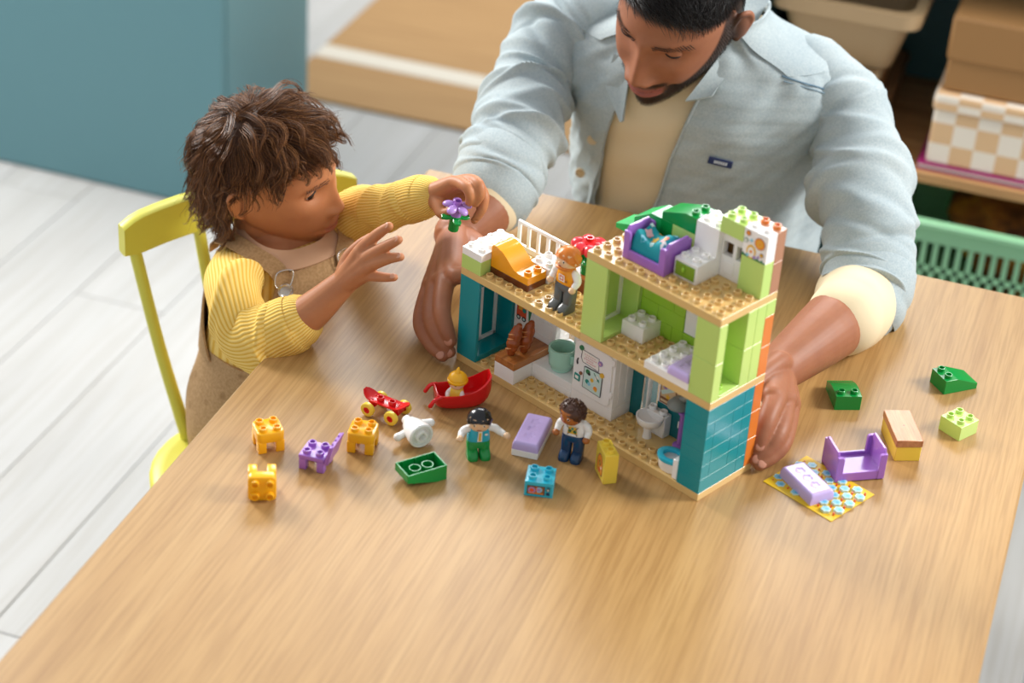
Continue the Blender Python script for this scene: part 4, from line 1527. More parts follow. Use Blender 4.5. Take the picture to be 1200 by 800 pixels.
for sy in (-1, 1):
    bm = bmesh.new()
    tube(bm, [(-0.026, sy * 0.0155, 0.0215), (-0.033, sy * 0.0165, 0.0195), (-0.0385, sy * 0.0165, 0.0115)], [0.0023, 0.0023, 0.0025], 12, 5)
    put('handle', fin(bm, 'handle', RED, 60), t)
# yellow hooded figure in the cart
bx, by = -0.004, 0.0
c0 = Vector((0.0390, -0.0925, 0)) + Vector((math.cos(math.radians(31)) * bx, math.sin(math.radians(31)) * bx, 0.0024))
t = thing('toy_baby', 'small toy baby in a yellow hood standing in the red cart', 'toy figure', c0, yaw_to((-0.2, -0.98)))
bm = bmesh.new()
loft(bm, [(0, 0, 0, 0.0092, 0.0078), (0, 0, 0.001, 0.0096, 0.0082), (0, 0, 0.012, 0.0086, 0.0074), (0, 0, 0.021, 0.0072, 0.0062), (0, 0, 0.023, 0.005, 0.0045)], 2.6)
put('torso', fin(bm, 'torso', YEL, 50), t)
for sx in (-1, 1):
    bm = bmesh.new()
    tube(bm, [(sx * 0.0068, -0.001, 0.018), (sx * 0.0095, -0.004, 0.0135), (sx * 0.0078, -0.0085, 0.0115)], [0.003, 0.0032, 0.0026], 12, 4)
    put('arm', fin(bm, 'arm', WHITE, 60), t)
    bm = bmesh.new()
    ball(bm, (sx * 0.0066, -0.0105, 0.0105), 0.0030, 12, 8)
    put('hand', fin(bm, 'hand', SKINT, 60), t)
bm = bmesh.new()
ball(bm, (0, -0.0015, 0.0305), (0.0098, 0.0094, 0.0088), 24, 14)
put('head', fin(bm, 'head', SKINT, 60), t)
for sx in (-1, 1):
    bm = bmesh.new()
    ball(bm, (sx * 0.0036, -0.0104, 0.0315), (0.0013, 0.0008, 0.0017), 10, 6)
    put('eye', fin(bm, 'eye', BLACK, 60), t)
bm = bmesh.new()
ball(bm, (0, 0.0002, 0.0350), (0.0115, 0.0112, 0.0088), 28, 14)
tube(bm, [(0, -0.001, 0.0425), (0, 0.0, 0.0462), (0, 0.001, 0.0485)], [0.003, 0.0024, 0.0014], 12, 4)
lathe(bm, [(0.0116, 0.0312), (0.0124, 0.0322), (0.0122, 0.0342), (0.0112, 0.0346)], 28)
put('hood', fin(bm, 'hood', SUNY, 50), t, label='yellow hood')
bm = bmesh.new()
ball(bm, (0.0025, -0.0079, 0.0085), 0.0011, 10, 6)
put('button', fin(bm, 'button', INK, 50), t)

# white lying figure piece
ax = Vector((0.0335, -0.029, 0)).normalized()
Mw = Matrix(((0, ax.y, ax.x, 0), (0, -ax.x, ax.y, 0), (1, 0, 0, 0), (0, 0, 0, 1)))   # local z along ax
t = thing('toy_body_piece', 'white toy figure body lying on its side with two arms', 'toy piece', (0.0160, -0.1815, 0.0157))
base = Matrix.Translation(-ax * 0.021) @ Mw.to_3x3().to_4x4()
bm = bmesh.new()
lathe(bm, [(0, 0.0), (0.0045, 0.0), (0.0058, 0.001), (0.0058, 0.006), (0.0085, 0.009), (0.0130, 0.021), (0.0150, 0.033), (0.0152, 0.0385), (0.0140, 0.040), (0.0125, 0.040), (0.0120, 0.036), (0.0075, 0.036), (0.0075, 0.0405), (0.0070, 0.0415), (0.0048, 0.0415), (0.0045, 0.034), (0, 0.034)], 32, (0, 0, 0), 0, base)
put('body', fin(bm, 'body', WHITE, 40), t)
perp = Vector((-ax.y, ax.x, 0))
for s, dz in ((1, 0.002), (-1, -0.006)):
    bm = bmesh.new()
    a = perp * s * 0.010 + ax * -0.003 + Vector((0, 0, dz))
    b = perp * s * 0.021 + ax * 0.0005 + Vector((0, 0, dz))
    tube(bm, [a, a.lerp(b, .5), b], [0.0048, 0.0045, 0.0050], 14, 4)
    put('arm', fin(bm, 'arm', WHITE, 60), t)

# upturned green slope
cg = Vector((0.0503, -0.2476))
t = thing('roof_brick', 'green roof brick lying upside down with its hollow side up', 'toy brick', (cg.x, cg.y, 0), math.radians(50))
bm = bmesh.new()
Lg, Wg, Hg, w = 0.0495, 0.0300, 0.0190, 0.0016
def gz(x):
    return 0.0090 * max(0.0, min(1.0, (0.012 - x) / 0.036)) if x < 0.012 else 0.0
N = 8
for side in (-1, 1):
    ys = (side * Wg / 2, side * (Wg / 2 - w))
    prism(bm, [(-Lg / 2, gz(-Lg / 2)), (0.012, 0), (Lg / 2, 0), (Lg / 2, Hg), (-Lg / 2, Hg)], min(ys), max(ys), 0, 0.0003)
box(bm, (-Lg / 2, -Wg / 2 + w, gz(-Lg / 2)), (-Lg / 2 + w, Wg / 2 - w, Hg), 0.0003)
box(bm, (Lg / 2 - w, -Wg / 2 + w, 0), (Lg / 2, Wg / 2 - w, Hg), 0.0003)
prism(bm, [(-Lg / 2 + w, gz(-Lg / 2)), (0.012, 0), (Lg / 2 - w, 0), (Lg / 2 - w, 0.002), (0.012, 0.002), (-Lg / 2 + w, gz(-Lg / 2) + 0.002)], -Wg / 2 + w, Wg / 2 - w, 0, 0)
put('shell', fin(bm, 'shell', GREEN), t)
for x in (-0.008, 0.008):
    bm = bmesh.new()
    lathe(bm, [(0.0068, 0.003), (0.0068, 0.0165), (0.0058, 0.0165), (0.0058, 0.003)], 24, (x, 0, 0))
    put('inner_tube', fin(bm, 'inner_tube', GREEN), t)
for x in (-0.0165, -0.0005, 0.0155):
    for s in (-1, 1):
        bm = bmesh.new()
        box(bm, (x - 0.0006, s * (Wg / 2 - w) - 0.0012, 0.006), (x + 0.0006, s * (Wg / 2 - w) + 0.0012, Hg - 0.001), 0)
        put('rib', fin(bm, 'rib', GREEN), t)

# lavender mattress on a white base
t = thing('toy_mattress', 'lavender toy mattress on a white base standing next to the toy woman', 'mattress', (0.1420, -0.1316, 0), math.radians(3))
bm = bmesh.new()
box(bm, (-0.0155, -0.0320, 0), (0.0155, 0.0320, 0.0085), 0.0006)
put('base', fin(bm, 'base', WHITE), t, label='white base plate')
cushion(t, 0.0305, 0.0635, 0.0195, LAV, 0.0086)
# azure printed brick
t = thing('toy_brick', 'azure two by two brick with a printed oven on its front', 'toy brick', (0.1786, -0.2127, 0), math.radians(11.6))
o = put('body', brick_me(2, 2, 0.0192, AZURE, True), t, (-U, -U, 0))
p = Print((-U, -U, 0), (1, 0, 0), (0, 0, 1))
p.rect(0.003, 0.003, 0.023, 0.0145, INK)
p.rect(0.0038, 0.0038, 0.0222, 0.0137, P_BROWN)
p.disc(0.0085, 0.0085, 0.0042, P_PUR)
p.disc(0.0085, 0.0085, 0.0026, P_RED)
p.disc(0.0165, 0.0095, 0.0036, P_BLUE)
p.disc(0.0165, 0.0095, 0.0022, P_PUR)
p.rect(0.0132, 0.0040, 0.0142, 0.0135, P_RED)
p.rect(0.0045, 0.0040, 0.0215, 0.0052, P_ORANGE)
p.disc(0.0265, 0.0105, 0.0022, INK)
p.disc(0.0265, 0.0105, 0.0012, P_PALE)
p.rect(0.0245, 0.0035, 0.0285, 0.0070, NAVY)
p.line([(0.0245, 0.0145), (0.029, 0.0135)], 0.0008, INK)
p.done('front_print', t)
# yellow printed brick
t = thing('toy_brick', 'tall yellow brick printed with an orange juice bottle', 'toy brick', (0.2390, -0.1595, 0), math.radians(124 - 180))
bm = bmesh.new()
box(bm, (-0.0158, -0.0080, 0), (0.0158, 0.0080, 0.0384), 0.0006)
stud(bm, -0.008, 0, 0.0384)
stud(bm, 0.008, 0, 0.0384)
put('body', fin(bm, 'body', YEL), t)
p = Print((-0.0158, -0.0080, 0), (1, 0, 0), (0, 0, 1))
p.poly([(0.008, 0.005), (0.024, 0.005), (0.0255, 0.008), (0.0255, 0.022), (0.022, 0.028), (0.019, 0.031), (0.013, 0.031), (0.010, 0.028), (0.0065, 0.022), (0.0065, 0.008)], P_BROWN)
p.poly([(0.009, 0.006), (0.023, 0.006), (0.0245, 0.009), (0.0245, 0.0215), (0.021, 0.0275), (0.018, 0.030), (0.014, 0.030), (0.011, 0.0275), (0.0075, 0.0215), (0.0075, 0.009)], P_ORANGE)
p.disc(0.016, 0.0195, 0.0032, INK)
p.disc(0.016, 0.0195, 0.0018, P_YEL)
p.disc(0.016, 0.0105, 0.0052, P_YEL)
p.disc(0.016, 0.0105, 0.0036, P_RED)
p.disc(0.0205, 0.0150, 0.0018, P_WHITE)
p.done('side_print', t)

# printed card
CARD = pm('yellow_card_print', '#E9BE1E', 0.5)
t = thing('printed_card', 'yellow card printed with blue flowers lying under the purple bed', 'card', (0.4678, -0.0836, 0), math.radians(-26.7))
bm = bmesh.new()
box(bm, (-0.0488, -0.0395, 0.0002), (0.0488, 0.0395, 0.0008), 0.0001)
put('sheet', fin(bm, 'sheet', CARD), t)
p = Print((0, 0, 0.0008), (1, 0, 0), (0, 1, 0))
for i in range(-4, 5):
    for j in range(-4, 5):
        if (i + j) % 2 == 0:
            x, y = i * 0.0108, j * 0.0095
            if abs(x) < 0.044 and abs(y) < 0.036:
                p.star(x, y, 0.0060, P_PALE, 6, .80, 0.78)
                p.star(x, y, 0.0052, P_BLUE, 6, .80, 0.78)
                p.disc(x + 0.001, y, 0.0022, pm('print_mid_blue', '#5FB2D4', .4), n=8)
        else:
            x, y = i * 0.0108, j * 0.0095
            if abs(x) < 0.046 and abs(y) < 0.038:
                p.disc(x, y, 0.0012, P_RED, n=8)
p.done('card_print', t)
t = thing('toy_mattress', 'lavender toy cushion with three flower dimples lying on the yellow card', 'mattress', (0.4546, -0.0902, 0.0011), math.radians(-43.6 - 90))
cushion(t, 0.0312, 0.0608, 0.0140)
bed('toy_bed', 'empty purple toy bed frame standing on the table by the yellow card', (0.4822, -0.0668, 0.0011), math.radians(31.7))
# wood topped block
t = thing('toy_block', 'yellow toy block with a brown wood grain top on the table', 'toy block', (0.5388, 0.0405, 0), math.radians(24))
bm = bmesh.new()
box(bm, (-0.0150, -0.0315, 0), (0.0150, 0.0315, 0.0192), 0.0006)
put('base', fin(bm, 'base', YEL), t)
bm = bmesh.new()
box(bm, (-0.0158, -0.0320, 0.0193), (0.0158, 0.0320, 0.0285), 0.0006)
top = put('wood_top', fin(bm, 'wood_top', wood_mat('printed_wood_plastic_lengthwise', '#C4875A', '#B07246', '#D09A6C', 1, 0.3, 0, 5.0)), t, label='brown wood grain top')
bm = bmesh.new()
lathe(bm, [(0, 0.0286), (0.0011, 0.0286), (0.0013, 0.0284)], 12)
put('centre_mark', fin(bm, 'centre_mark', DBROWN), top)
t = thing('toy_brick', 'pale lime two by two brick at the far right of the table', 'toy brick', (0.5975, 0.0990, 0), math.radians(57.5))
put('body', brick_me(2, 2, 0.0192, LIME, True), t, (-U * .97, -U * .97, 0))
# green slopes on the right
def green_slope(label, loc, rz, curved):
    t = thing('roof_brick', label, 'toy brick', loc, rz)
    bm = bmesh.new()
    L = 3 * U - 0.0004
    if curved:
        prof = [(0, 0), (L, 0), (L, 0.0110)]
        for q in np.linspace(0, 1, 8):
            prof.append((L - 0.001 - (L - U - 0.002) * q, 0.0110 + 0.0082 * (1 - (1 - q) ** 2.0)))
        prof += [(0, 0.0192)]
    else:
        prof = [(0, 0), (L, 0), (L, 0.0078), (U + 0.002, 0.0188), (U, 0.0192), (0, 0.0192)]
    prism(bm, prof, 0, 2 * U - 0.0004)
    stud(bm, U * .5, U * .5, 0.0192)
    stud(bm, U * .5, U * 1.5, 0.0192)
    put('body', fin(bm, 'body', GREEN, 25), t)
    return t
# origin at a corner: local x runs from the studded end down the slope
green_slope('green curved roof brick lying on the table behind the purple bed', (0.4812, 0.0955, 0), math.radians(24 + 90), True)
green_slope('green sloped roof brick at the far right behind the pale lime brick', (0.5701, 0.1723, 0), math.radians(41.5), False)

# flower held by the child
FL = Vector((-0.0432, 0.0980, 0.1466))
t = thing('toy_flower', 'purple toy flower with green leaves held over the table by the child', 'flower', FL, 0.2, None, (0.10, 0.12, 0.2))
bm = bmesh.new()
lathe(bm, [(0, -0.028), (0.0066, -0.028), (0.0068, -0.027), (0.0068, -0.012), (0.0078, -0.010), (0.0078, -0.006), (0, -0.006)], 20)
put('stem', fin(bm, 'stem', GREEN), t, label='green stem')
for k in range(4):
    bm = bmesh.new()
    a = k * PI / 2 + 0.35
    M = Matrix.Rotation(a, 4, 'Z')
    prism(bm, [(0.005, -0.0045), (0.013, -0.0052), (0.0175, -0.003), (0.018, 0.003), (0.013, 0.0052), (0.005, 0.0045)], -0.0108, -0.0072, 0, 0.0008, 'z')
    bm.transform(M)
    put('leaf', fin(bm, 'leaf', GREEN), t, label='green leaf')
bm = bmesh.new()
lathe(bm, [(0, -0.006), (0.0068, -0.006), (0.0068, 0.0065), (0.0074, 0.009), (0.0047, 0.0105), (0.0047, 0.0150), (0.0034, 0.0150), (0.0034, 0.0115), (0, 0.0115)], 20)
put('flower_centre', fin(bm, 'flower_centre', PURPLE), t)
for k in range(5):
    bm = bmesh.new()
    a = k * 2 * PI / 5 + 0.5
    M = Matrix.Rotation(a, 4, 'Z') @ Matrix.Translation((0.0115, 0, 0.0072)) @ Matrix.Rotation(0.28, 4, 'Y') @ Matrix.Diagonal((0.0078, 0.0058, 0.0038, 1))
    lathe(bm, [(0, -1)] + [(math.sin(PI * q / 8), -math.cos(PI * q / 8)) for q in range(1, 8)] + [(0, 1)], 16, (0, 0, 0), 0, M)
    put('petal', fin(bm, 'petal', pm('light_purple_plastic', '#B890DA'), 60), t, label='purple petal')

# ------------------------------------------------------------------ people: tools
def skin_mat(name, base, lip, hair, warm):
    m = pm(name, base, 0.5, 0.35, 0.0, 0.12)
    t = NT(m)
    a = t.n('ShaderNodeAttribute', attribute_name='tint')
    sep = t.n('ShaderNodeSeparateColor')
    t.l(a.outputs['Color'], sep.inputs[0])
    nz = t.noise(t.coord('Object', (1, 1, 1)), 60, 3)
    col = t.mix(0.35, lin(base), t.ramp(nz, [(0.3, lin(warm)), (0.7, lin(base))]))
    col = t.mix(sep.outputs[2], col, lin(warm))
    col = t.mix(sep.outputs[0], col, lin(lip))
    col = t.mix(sep.outputs[1], col, lin(hair))
    t.l(col, t.b.inputs['Base Color'])
    m.node_tree.nodes['Principled BSDF'].inputs['Subsurface Radius'].default_value = (1.0, 0.35, 0.2)
    t.bump(t.noise(t.coord('Object', (1, 1, 1)), 420, 2), 0.12, 0.0006)
    return m

def sstep(a, b, x):
    t = np.clip((x - a) / (b - a), 0, 1)
    return t * t * (3 - 2 * t)

def head_base(n):
    """unit directions to the plain skull; x = figure's left, y = back, z = up, adult size in metres"""
    p = n * np.array([0.074, 0.095, 0.113])
    t = np.clip(-n[:, 2], 0, 1)
    p[:, 0] *= 1 - 0.27 * t ** 1.6
    bk = n[:, 1] > 0
    p[bk, 1] *= 1 - 0.34 * t[bk]
    p[:, 1] -= 0.046 * t ** 2
    up = np.clip(n[:, 2], 0, 1)
    p[bk, 1] *= 1 + 0.06 * np.sin(up[bk] * PI)
    return p

def head_geo(child=False):
    bm = bmesh.new()
    bmesh.ops.create_icosphere(bm, subdivisions=6, radius=1)
    bm.verts.ensure_lookup_table()
    n = np.array([v.co[:] for v in bm.verts])
    F = [tuple(v.index for v in f.verts) for f in bm.faces]
    bm.free()
    p = head_base(n)
    fr = sstep(0.05, 0.45, -n[:, 1])
    x, z = p[:, 0].copy(), p[:, 2].copy()
    def br(cx, cz, sx, sz, a, both=False):
        for s in ((1, -1) if both else (1,)):
            p[:, 1] -= fr * a * np.exp(-((x - s * cx) / sx) ** 2 - ((z - cz) / sz) ** 2)
    k = 0.62 if child else 1.0
    br(0.031, 0.036, 0.020, 0.010, 0.0050 * k, True)
    br(0, 0.034, 0.02, 0.012, 0.002)
    br(0.031, 0.016, 0.017, 0.012, -0.0105, True)
    br(0.046, -0.010, 0.018, 0.016, 0.0050, True)
    if child:
        br(0.040, -0.040, 0.022, 0.022, 0.0095, True)
        br(0, 0.070, 0.05, 0.03, 0.007)
    A = np.interp(z, [-0.041, -0.033, -0.0245, -0.014, 0.006, 0.026, 0.046], [0, 0.008, 0.0245 * (.80 if child else 1), 0.0205 * (.72 if child else 1), 0.0125 * k, 0.0055 * k, 0])
    sw = np.interp(z, [-0.04, -0.024, 0.0, 0.03], [0.0130, 0.0140, 0.0095, 0.008] if not child else [0.0115, 0.0115, 0.0085, 0.008])
    p[:, 1] -= fr * A * np.exp(-(x / sw) ** 2)
    br(0.0125 if child else 0.0152, -0.0265, 0.0072, 0.0070, 0.0095 * (.9 if child else 1.2), True)
    br(0.0065, -0.0345, 0.004, 0.003, -0.004, True)
    br(0, -0.056, 0.026, 0.022, 0.0065)
    mz = -0.057
    curve = mz + (x / 0.026) ** 2 * (0.0068 if not child else 0.0032)
    if not child:
        br(0.040, -0.030, 0.020, 0.016, 0.0065, True)
        br(0.036, -0.052, 0.006, 0.014, -0.0032, True)
    w = np.exp(-(np.abs(x) / (0.0245 if child else 0.0290)) ** 4)
    p[:, 1] -= fr * w * (0.0062 * np.exp(-((z - curve - 0.0058) / 0.0042) ** 2) + 0.0068 * np.exp(-((z - curve + 0.0068) / 0.0052) ** 2) - 0.0052 * np.exp(-((z - curve) / 0.0019) ** 2))
    br(0.029 if child else 0.033, -0.056 if child else -0.048, 0.006, 0.008, -0.0030, True)
    br(0, -0.077, 0.022, 0.006, -0.0035)
    br(0, -0.097, 0.022, 0.014, 0.0105)
    br(0.034, -0.038, 0.007, 0.020, -0.0016, True)
    return p, F, n

class Head:
    def __init__(self, R, c, s, child):
        self.R = np.array(R)
        self.c = np.array(c)
        self.s = s
        self.child = child
        self.p, self.F, self.n = head_geo(child)
    def w(self, q):
        q = np.asarray(q, float)
        return (q * self.s) @ self.R.T + self.c
    def local(self, V):
        return ((V - self.c) @ self.R) / self.s
    def surf(self, x, z):
        m = self.p[:, 1] < 0
        d = (self.p[:, 0] - x) ** 2 + (self.p[:, 2] - z) ** 2 + (~m) * 9
        return self.p[np.argmin(d)]
    def add(self, bm):
        add_geo(bm, self.w(self.p), self.F)
        for sx in (-1, 1):
            # ear: a thin plate, its curled rim and the lobe
            cpt = np.array([sx * 0.0735, 0.014, -0.002])
            V = []
            bme = bmesh.new()
            ball(bme, (0.004 * sx, 0.002, 0), (0.0052, 0.0140, 0.0265), 20, 14, 0, Matrix.Rotation(math.radians(-16) * sx, 3, 'Z'))
            tube(bme, [(0.002 * sx, -0.008, -0.006), (0.0035 * sx, -0.011, 0.010), (0.006 * sx, -0.003, 0.026), (0.0085 * sx, 0.010, 0.024), (0.0095 * sx, 0.0155, 0.010), (0.0075 * sx, 0.012, -0.006), (0.004 * sx, 0.004, -0.017), (0.002 * sx, -0.003, -0.024)], [0.003, 0.0032, 0.0036, 0.0038, 0.0036, 0.0034, 0.0044, 0.0050], 12, 5)
            tube(bme, [(0.004 * sx, 0.002, 0.015), (0.0045 * sx, 0.006, 0.004), (0.004 * sx, 0.003, -0.008)], [0.002, 0.0028, 0.002], 10, 4)
            bme.verts.ensure_lookup_table()
            a = math.radians(18) * sx
            rot = np.array(Matrix.Rotation(-a, 3, 'Z'))
            vv = np.array([v.co[:] for v in bme.verts]) @ rot.T + cpt
            ff = [tuple(v.index for v in f.verts) for f in bme.faces]
            bme.verts.index_update()
            ff = [tuple(v.index for v in f.verts) for f in bme.faces]
            bme.free()
            add_geo(bm, self.w(vv), ff)

def eye_parts(H, parent, up, low, gaze, skin, iris):
    """eyeballs, lids and lash lines in the sockets"""
    W_ = pm('eye_white', '#CFC4BA', 0.25)
    I_ = pm('iris_' + iris, iris, 0.1)
    P_ = pm('eye_pupil', '#0A0808', 0.05)
    big = 1.22 if H.child else 1.0
    for sx in (-1, 1):
        q = H.surf(sx * 0.031, 0.016)
        r = 0.0122
        c = np.array([sx * 0.0305, q[1] + r - 0.0042, 0.0165])
        bm = bmesh.new()
        prof = [(r * math.sin(a), -r * math.cos(a)) for a in [0] + [math.radians(d) for d in (6, 11, 16, 21, 26.5, 28, 34, 45, 60, 80, 100, 130, 155)] + [PI]]
        prof[0] = (0, -r)
        prof[-1] = (0, r)
        g = Vector(gaze)
        Q = g.to_track_quat('-Z', 'Y').to_matrix().to_4x4()
        lathe(bm, prof, 24, (0, 0, 0), 0, Q)
        for f in bm.faces:
            d = f.calc_center_median().normalized().dot(g.normalized())
            f.material_index = 2 if d > math.cos(math.radians(14 * big)) else (1 if d > math.cos(math.radians(27 * big)) else 0)
        V = [H.w(np.array(v.co) + c) for v in bm.verts]
        for v, k in zip(bm.verts, V):
            v.co = k
        put('eye', fin(bm, 'eye', [W_, I_, P_], 180), parent)
        rl = 0.0131
        for nm, b0, b1 in (('upper_eyelid', up, 85), ('lower_eyelid', low, -85)):
            rows = []
            bm = bmesh.new()
            for i in range(21):
                a = math.radians(-72 + 144 * i / 20)
                base = b0 * max(0, math.cos(a * 1.25))
                row = []
                for j in range(9):
                    b = math.radians(base + (b1 - base) * j / 8)
                    rr = rl + (0.0005 if j == 0 else 0.0003)
                    row.append(bm.verts.new(H.w(c + rr * np.array([math.sin(a) * math.cos(b), -math.cos(a) * math.cos(b), math.sin(b)]))))
                rows.append(row)
            for A, Bq in zip(rows, rows[1:]):
                for k in range(8):
                    bm.faces.new((A[k], A[k + 1], Bq[k + 1], Bq[k]))
            put(nm, fin(bm, nm, skin, 180), parent)
        bm = bmesh.new()
        pts = []
        for i in range(11):
            a = math.radians(-58 + 116 * i / 10)
            b = math.radians(up * max(0, math.cos(a * 1.25)) - 1)
            pts.append(H.w(c + (rl + 0.0006) * np.array([math.sin(a) * math.cos(b), -math.cos(a) * math.cos(b), math.sin(b)])))
        tube(bm, pts, [0.0005] + [0.0012] * 9 + [0.0005], 8, 2)
        put('eyelashes', fin(bm, 'eyelashes', pm('lash', '#1A110D', .6), 180), parent)

def strand_mesh(name, P, r0, mat, sides=3):
    """P: (strands, points, 3) tapered hair tubes joined in one mesh"""
    n, m, _ = P.shape
    T = np.gradient(P, axis=1)
    T /= np.linalg.norm(T, axis=2, keepdims=True) + 1e-12
    ref = np.array([0.31, 0.52, 0.79])
    N = np.cross(T, ref)
    N /= np.linalg.norm(N, axis=2, keepdims=True) + 1e-12
    Bn = np.cross(T, N)
    tap = np.linspace(1, 0, m) ** 0.6 * 0.85 + 0.15
    rr = (np.asarray(r0).reshape(-1, 1) * tap)[:, :, None]
    ring = [P + rr * (math.cos(2 * PI * k / sides) * N + math.sin(2 * PI * k / sides) * Bn) for k in range(sides)]
    V = np.stack(ring, axis=2).reshape(-1, 3)
    idx = np.arange(n * m * sides).reshape(n, m, sides)
    fs = []
    for k in range(sides):
        k2 = (k + 1) % sides
        fs.append(np.stack([idx[:, :-1, k], idx[:, :-1, k2], idx[:, 1:, k2], idx[:, 1:, k]], axis=-1).reshape(-1, 4))
    F = np.concatenate(fs)
    me = bpy.data.meshes.new(name)
    me.vertices.add(len(V))
    me.vertices.foreach_set('co', V.astype(np.float32).ravel())
    me.loops.add(len(F) * 4)
    me.loops.foreach_set('vertex_index', F.astype(np.int32).ravel())
    me.polygons.add(len(F))
    me.polygons.foreach_set('loop_start', np.arange(0, len(F) * 4, 4, dtype=np.int32))
    me.update(calc_edges=True)
    me.validate()
    me.polygons.foreach_set('use_smooth', [True] * len(me.polygons))
    me.materials.append(mat)
    return me

def fib(n):
    i = np.arange(n) + 0.5
    ph = np.arccos(1 - 2 * i / n)
    th = PI * (1 + 5 ** 0.5) * i
    return np.column_stack([np.cos(th) * np.sin(ph), np.sin(th) * np.sin(ph), np.cos(ph)])

def mouth_line(H, parent, half, q):
    bm = bmesh.new()
    pts, rad = [], []
    for i in range(11):
        x = half * (-1 + 2 * i / 10)
        z = -0.057 + (x / 0.026) ** 2 * q
        p = H.surf(x, z)
        pts.append(H.w(np.array([x, p[1] - 0.0010, z])))
        rad.append(0.0003 + 0.0009 * (1 - abs(x / half) ** 2))
    tube(bm, pts, rad, 8, 3)
    put('mouth_line', fin(bm, 'mouth_line', pm('mouth_inner', '#4A1F1C', .5), 180), parent, W2L(parent))

ELL = np.array([0.074, 0.095, 0.113])
def brows(H, parent, mat, width, lift, seed, n=70, thick=0.00042):
    r = np.random.default_rng(seed)
    for sx in (-1, 1):
        P = []
        for k in range(n):
            t = r.uniform(0, 1)
            x = 0.012 + width * t
            z = 0.034 + lift * math.sin(t * 2.2) - 0.006 * t * t + r.normal(0, 0.0013 * (1 - .5 * t))
            q = H.surf(sx * x, z)
            d = np.array([sx * 0.9, 0.05, 0.35 - 0.7 * t])
            d = d / np.linalg.norm(d)
            P.append([q + np.array([0, -0.0003 - 0.0006 * math.sin(PI * s), 0]) + d * 0.0065 * s for s in np.linspace(0, 1, 5)])
        P = H.w(np.array(P))
        put('eyebrow', strand_mesh('eyebrow', P, np.full(len(P), thick), mat), parent)

def tint(me, H, fn):
    V = verts_np(me)
    L = H.local(V)
    c = np.zeros((len(V), 4), np.float32)
    c[:, 3] = 1
    r, g, b = fn(L, V)
    c[:, 0], c[:, 1], c[:, 2] = r, g, b
    a = me.color_attributes.new('tint', 'FLOAT_COLOR', 'POINT')
    a.data.foreach_set('color', c.ravel())

class Torso:
    def __init__(self, secs, f, e=2.5):
        d = cr(secs, 8)
        self.z = d[:, 2]
        self.d = d
        f = np.array([f[0], f[1]]) / math.hypot(*f)
        self.f = np.array([f[0], f[1], 0])
        self.l = np.array([-f[1], f[0], 0])
        self.e = e
    def pt(self, th, z, off):
        th, z, off = np.broadcast_arrays(np.asarray(th, float), np.asarray(z, float), np.asarray(off, float))
        o = np.argsort(self.z)
        g = [np.interp(z, self.z[o], self.d[o, k]) for k in (0, 1, 3, 4)]
        s, c = np.sin(th), np.cos(th)
        S_ = np.sign(s) * np.abs(s) ** (2 / self.e)
        C_ = np.sign(c) * np.abs(c) ** (2 / self.e)
        base = np.stack([g[0], g[1], z], -1)
        return base + self.l * ((g[2] + off) * S_)[..., None] + self.f * ((g[3] + off) * C_)[..., None]
    def theta_for(self, x, z):
        """angle on the front whose sideways distance from the axis is x"""
        o = np.argsort(self.z)
        cx = np.interp(z, self.z[o], self.d[o, 0])
        rx = np.interp(z, self.z[o], self.d[o, 3])
        q = np.clip((x - cx) / rx, -0.98, 0.98)
        return np.sign(q) * np.arcsin(np.abs(q) ** (self.e / 2))
    def solid(self, bm, off, z0, z1, nz=40, nt=48):
        zs = np.linspace(z0, z1, nz)
        V, F, uv = [], [], []
        for z in zs:
            th = np.arange(nt) * 2 * PI / nt
            o = off(th, z) if callable(off) else off
            V.extend(self.pt(th, z, o))
            uv.extend([(k / nt, z) for k in range(nt)])
        for i in range(nz - 1):
            for k in range(nt):
                k2 = (k + 1) % nt
                F.append((i * nt + k, i * nt + k2, (i + 1) * nt + k2, (i + 1) * nt + k))
        F.append(tuple(range(nt))[::-1])
        F.append(tuple((nz - 1) * nt + k for k in range(nt)))
        return add_geo(bm, V, F, 0, uv)
    def sheet(self, bm, th0, th1, z0, z1, off, th=0.002, nz=50, nt=60, mi=0):
        """clothing panel with thickness between two angles that may vary with height"""
        V, F, uv = [], [], []
        zs = np.linspace(z0, z1, nz)
        for layer in (0, 1):
            for z in zs:
                a = th0(z) if callable(th0) else th0
                b = th1(z) if callable(th1) else th1
                t = np.linspace(a, b, nt)
                o = off(t, z) if callable(off) else np.full(nt, off)
                V.extend(self.pt(t, z, o - layer * th))
                uv.extend([(q / (2 * PI), z) for q in t])
        def I(l, i, k):
            return l * nz * nt + i * nt + k
        for i in range(nz - 1):
            for k in range(nt - 1):
                F.append((I(0, i, k), I(0, i, k + 1), I(0, i + 1, k + 1), I(0, i + 1, k)))
                F.append((I(1, i, k), I(1, i + 1, k), I(1, i + 1, k + 1), I(1, i, k + 1)))
        for i in range(nz - 1):
            for k in (0, nt - 1):
                F.append((I(0, i, k), I(0, i + 1, k), I(1, i + 1, k), I(1, i, k)))
        for k in range(nt - 1):
            for i in (0, nz - 1):
                F.append((I(0, i, k), I(0, i, k + 1), I(1, i, k + 1), I(1, i, k)))
        return add_geo(bm, V, F, mi, uv)

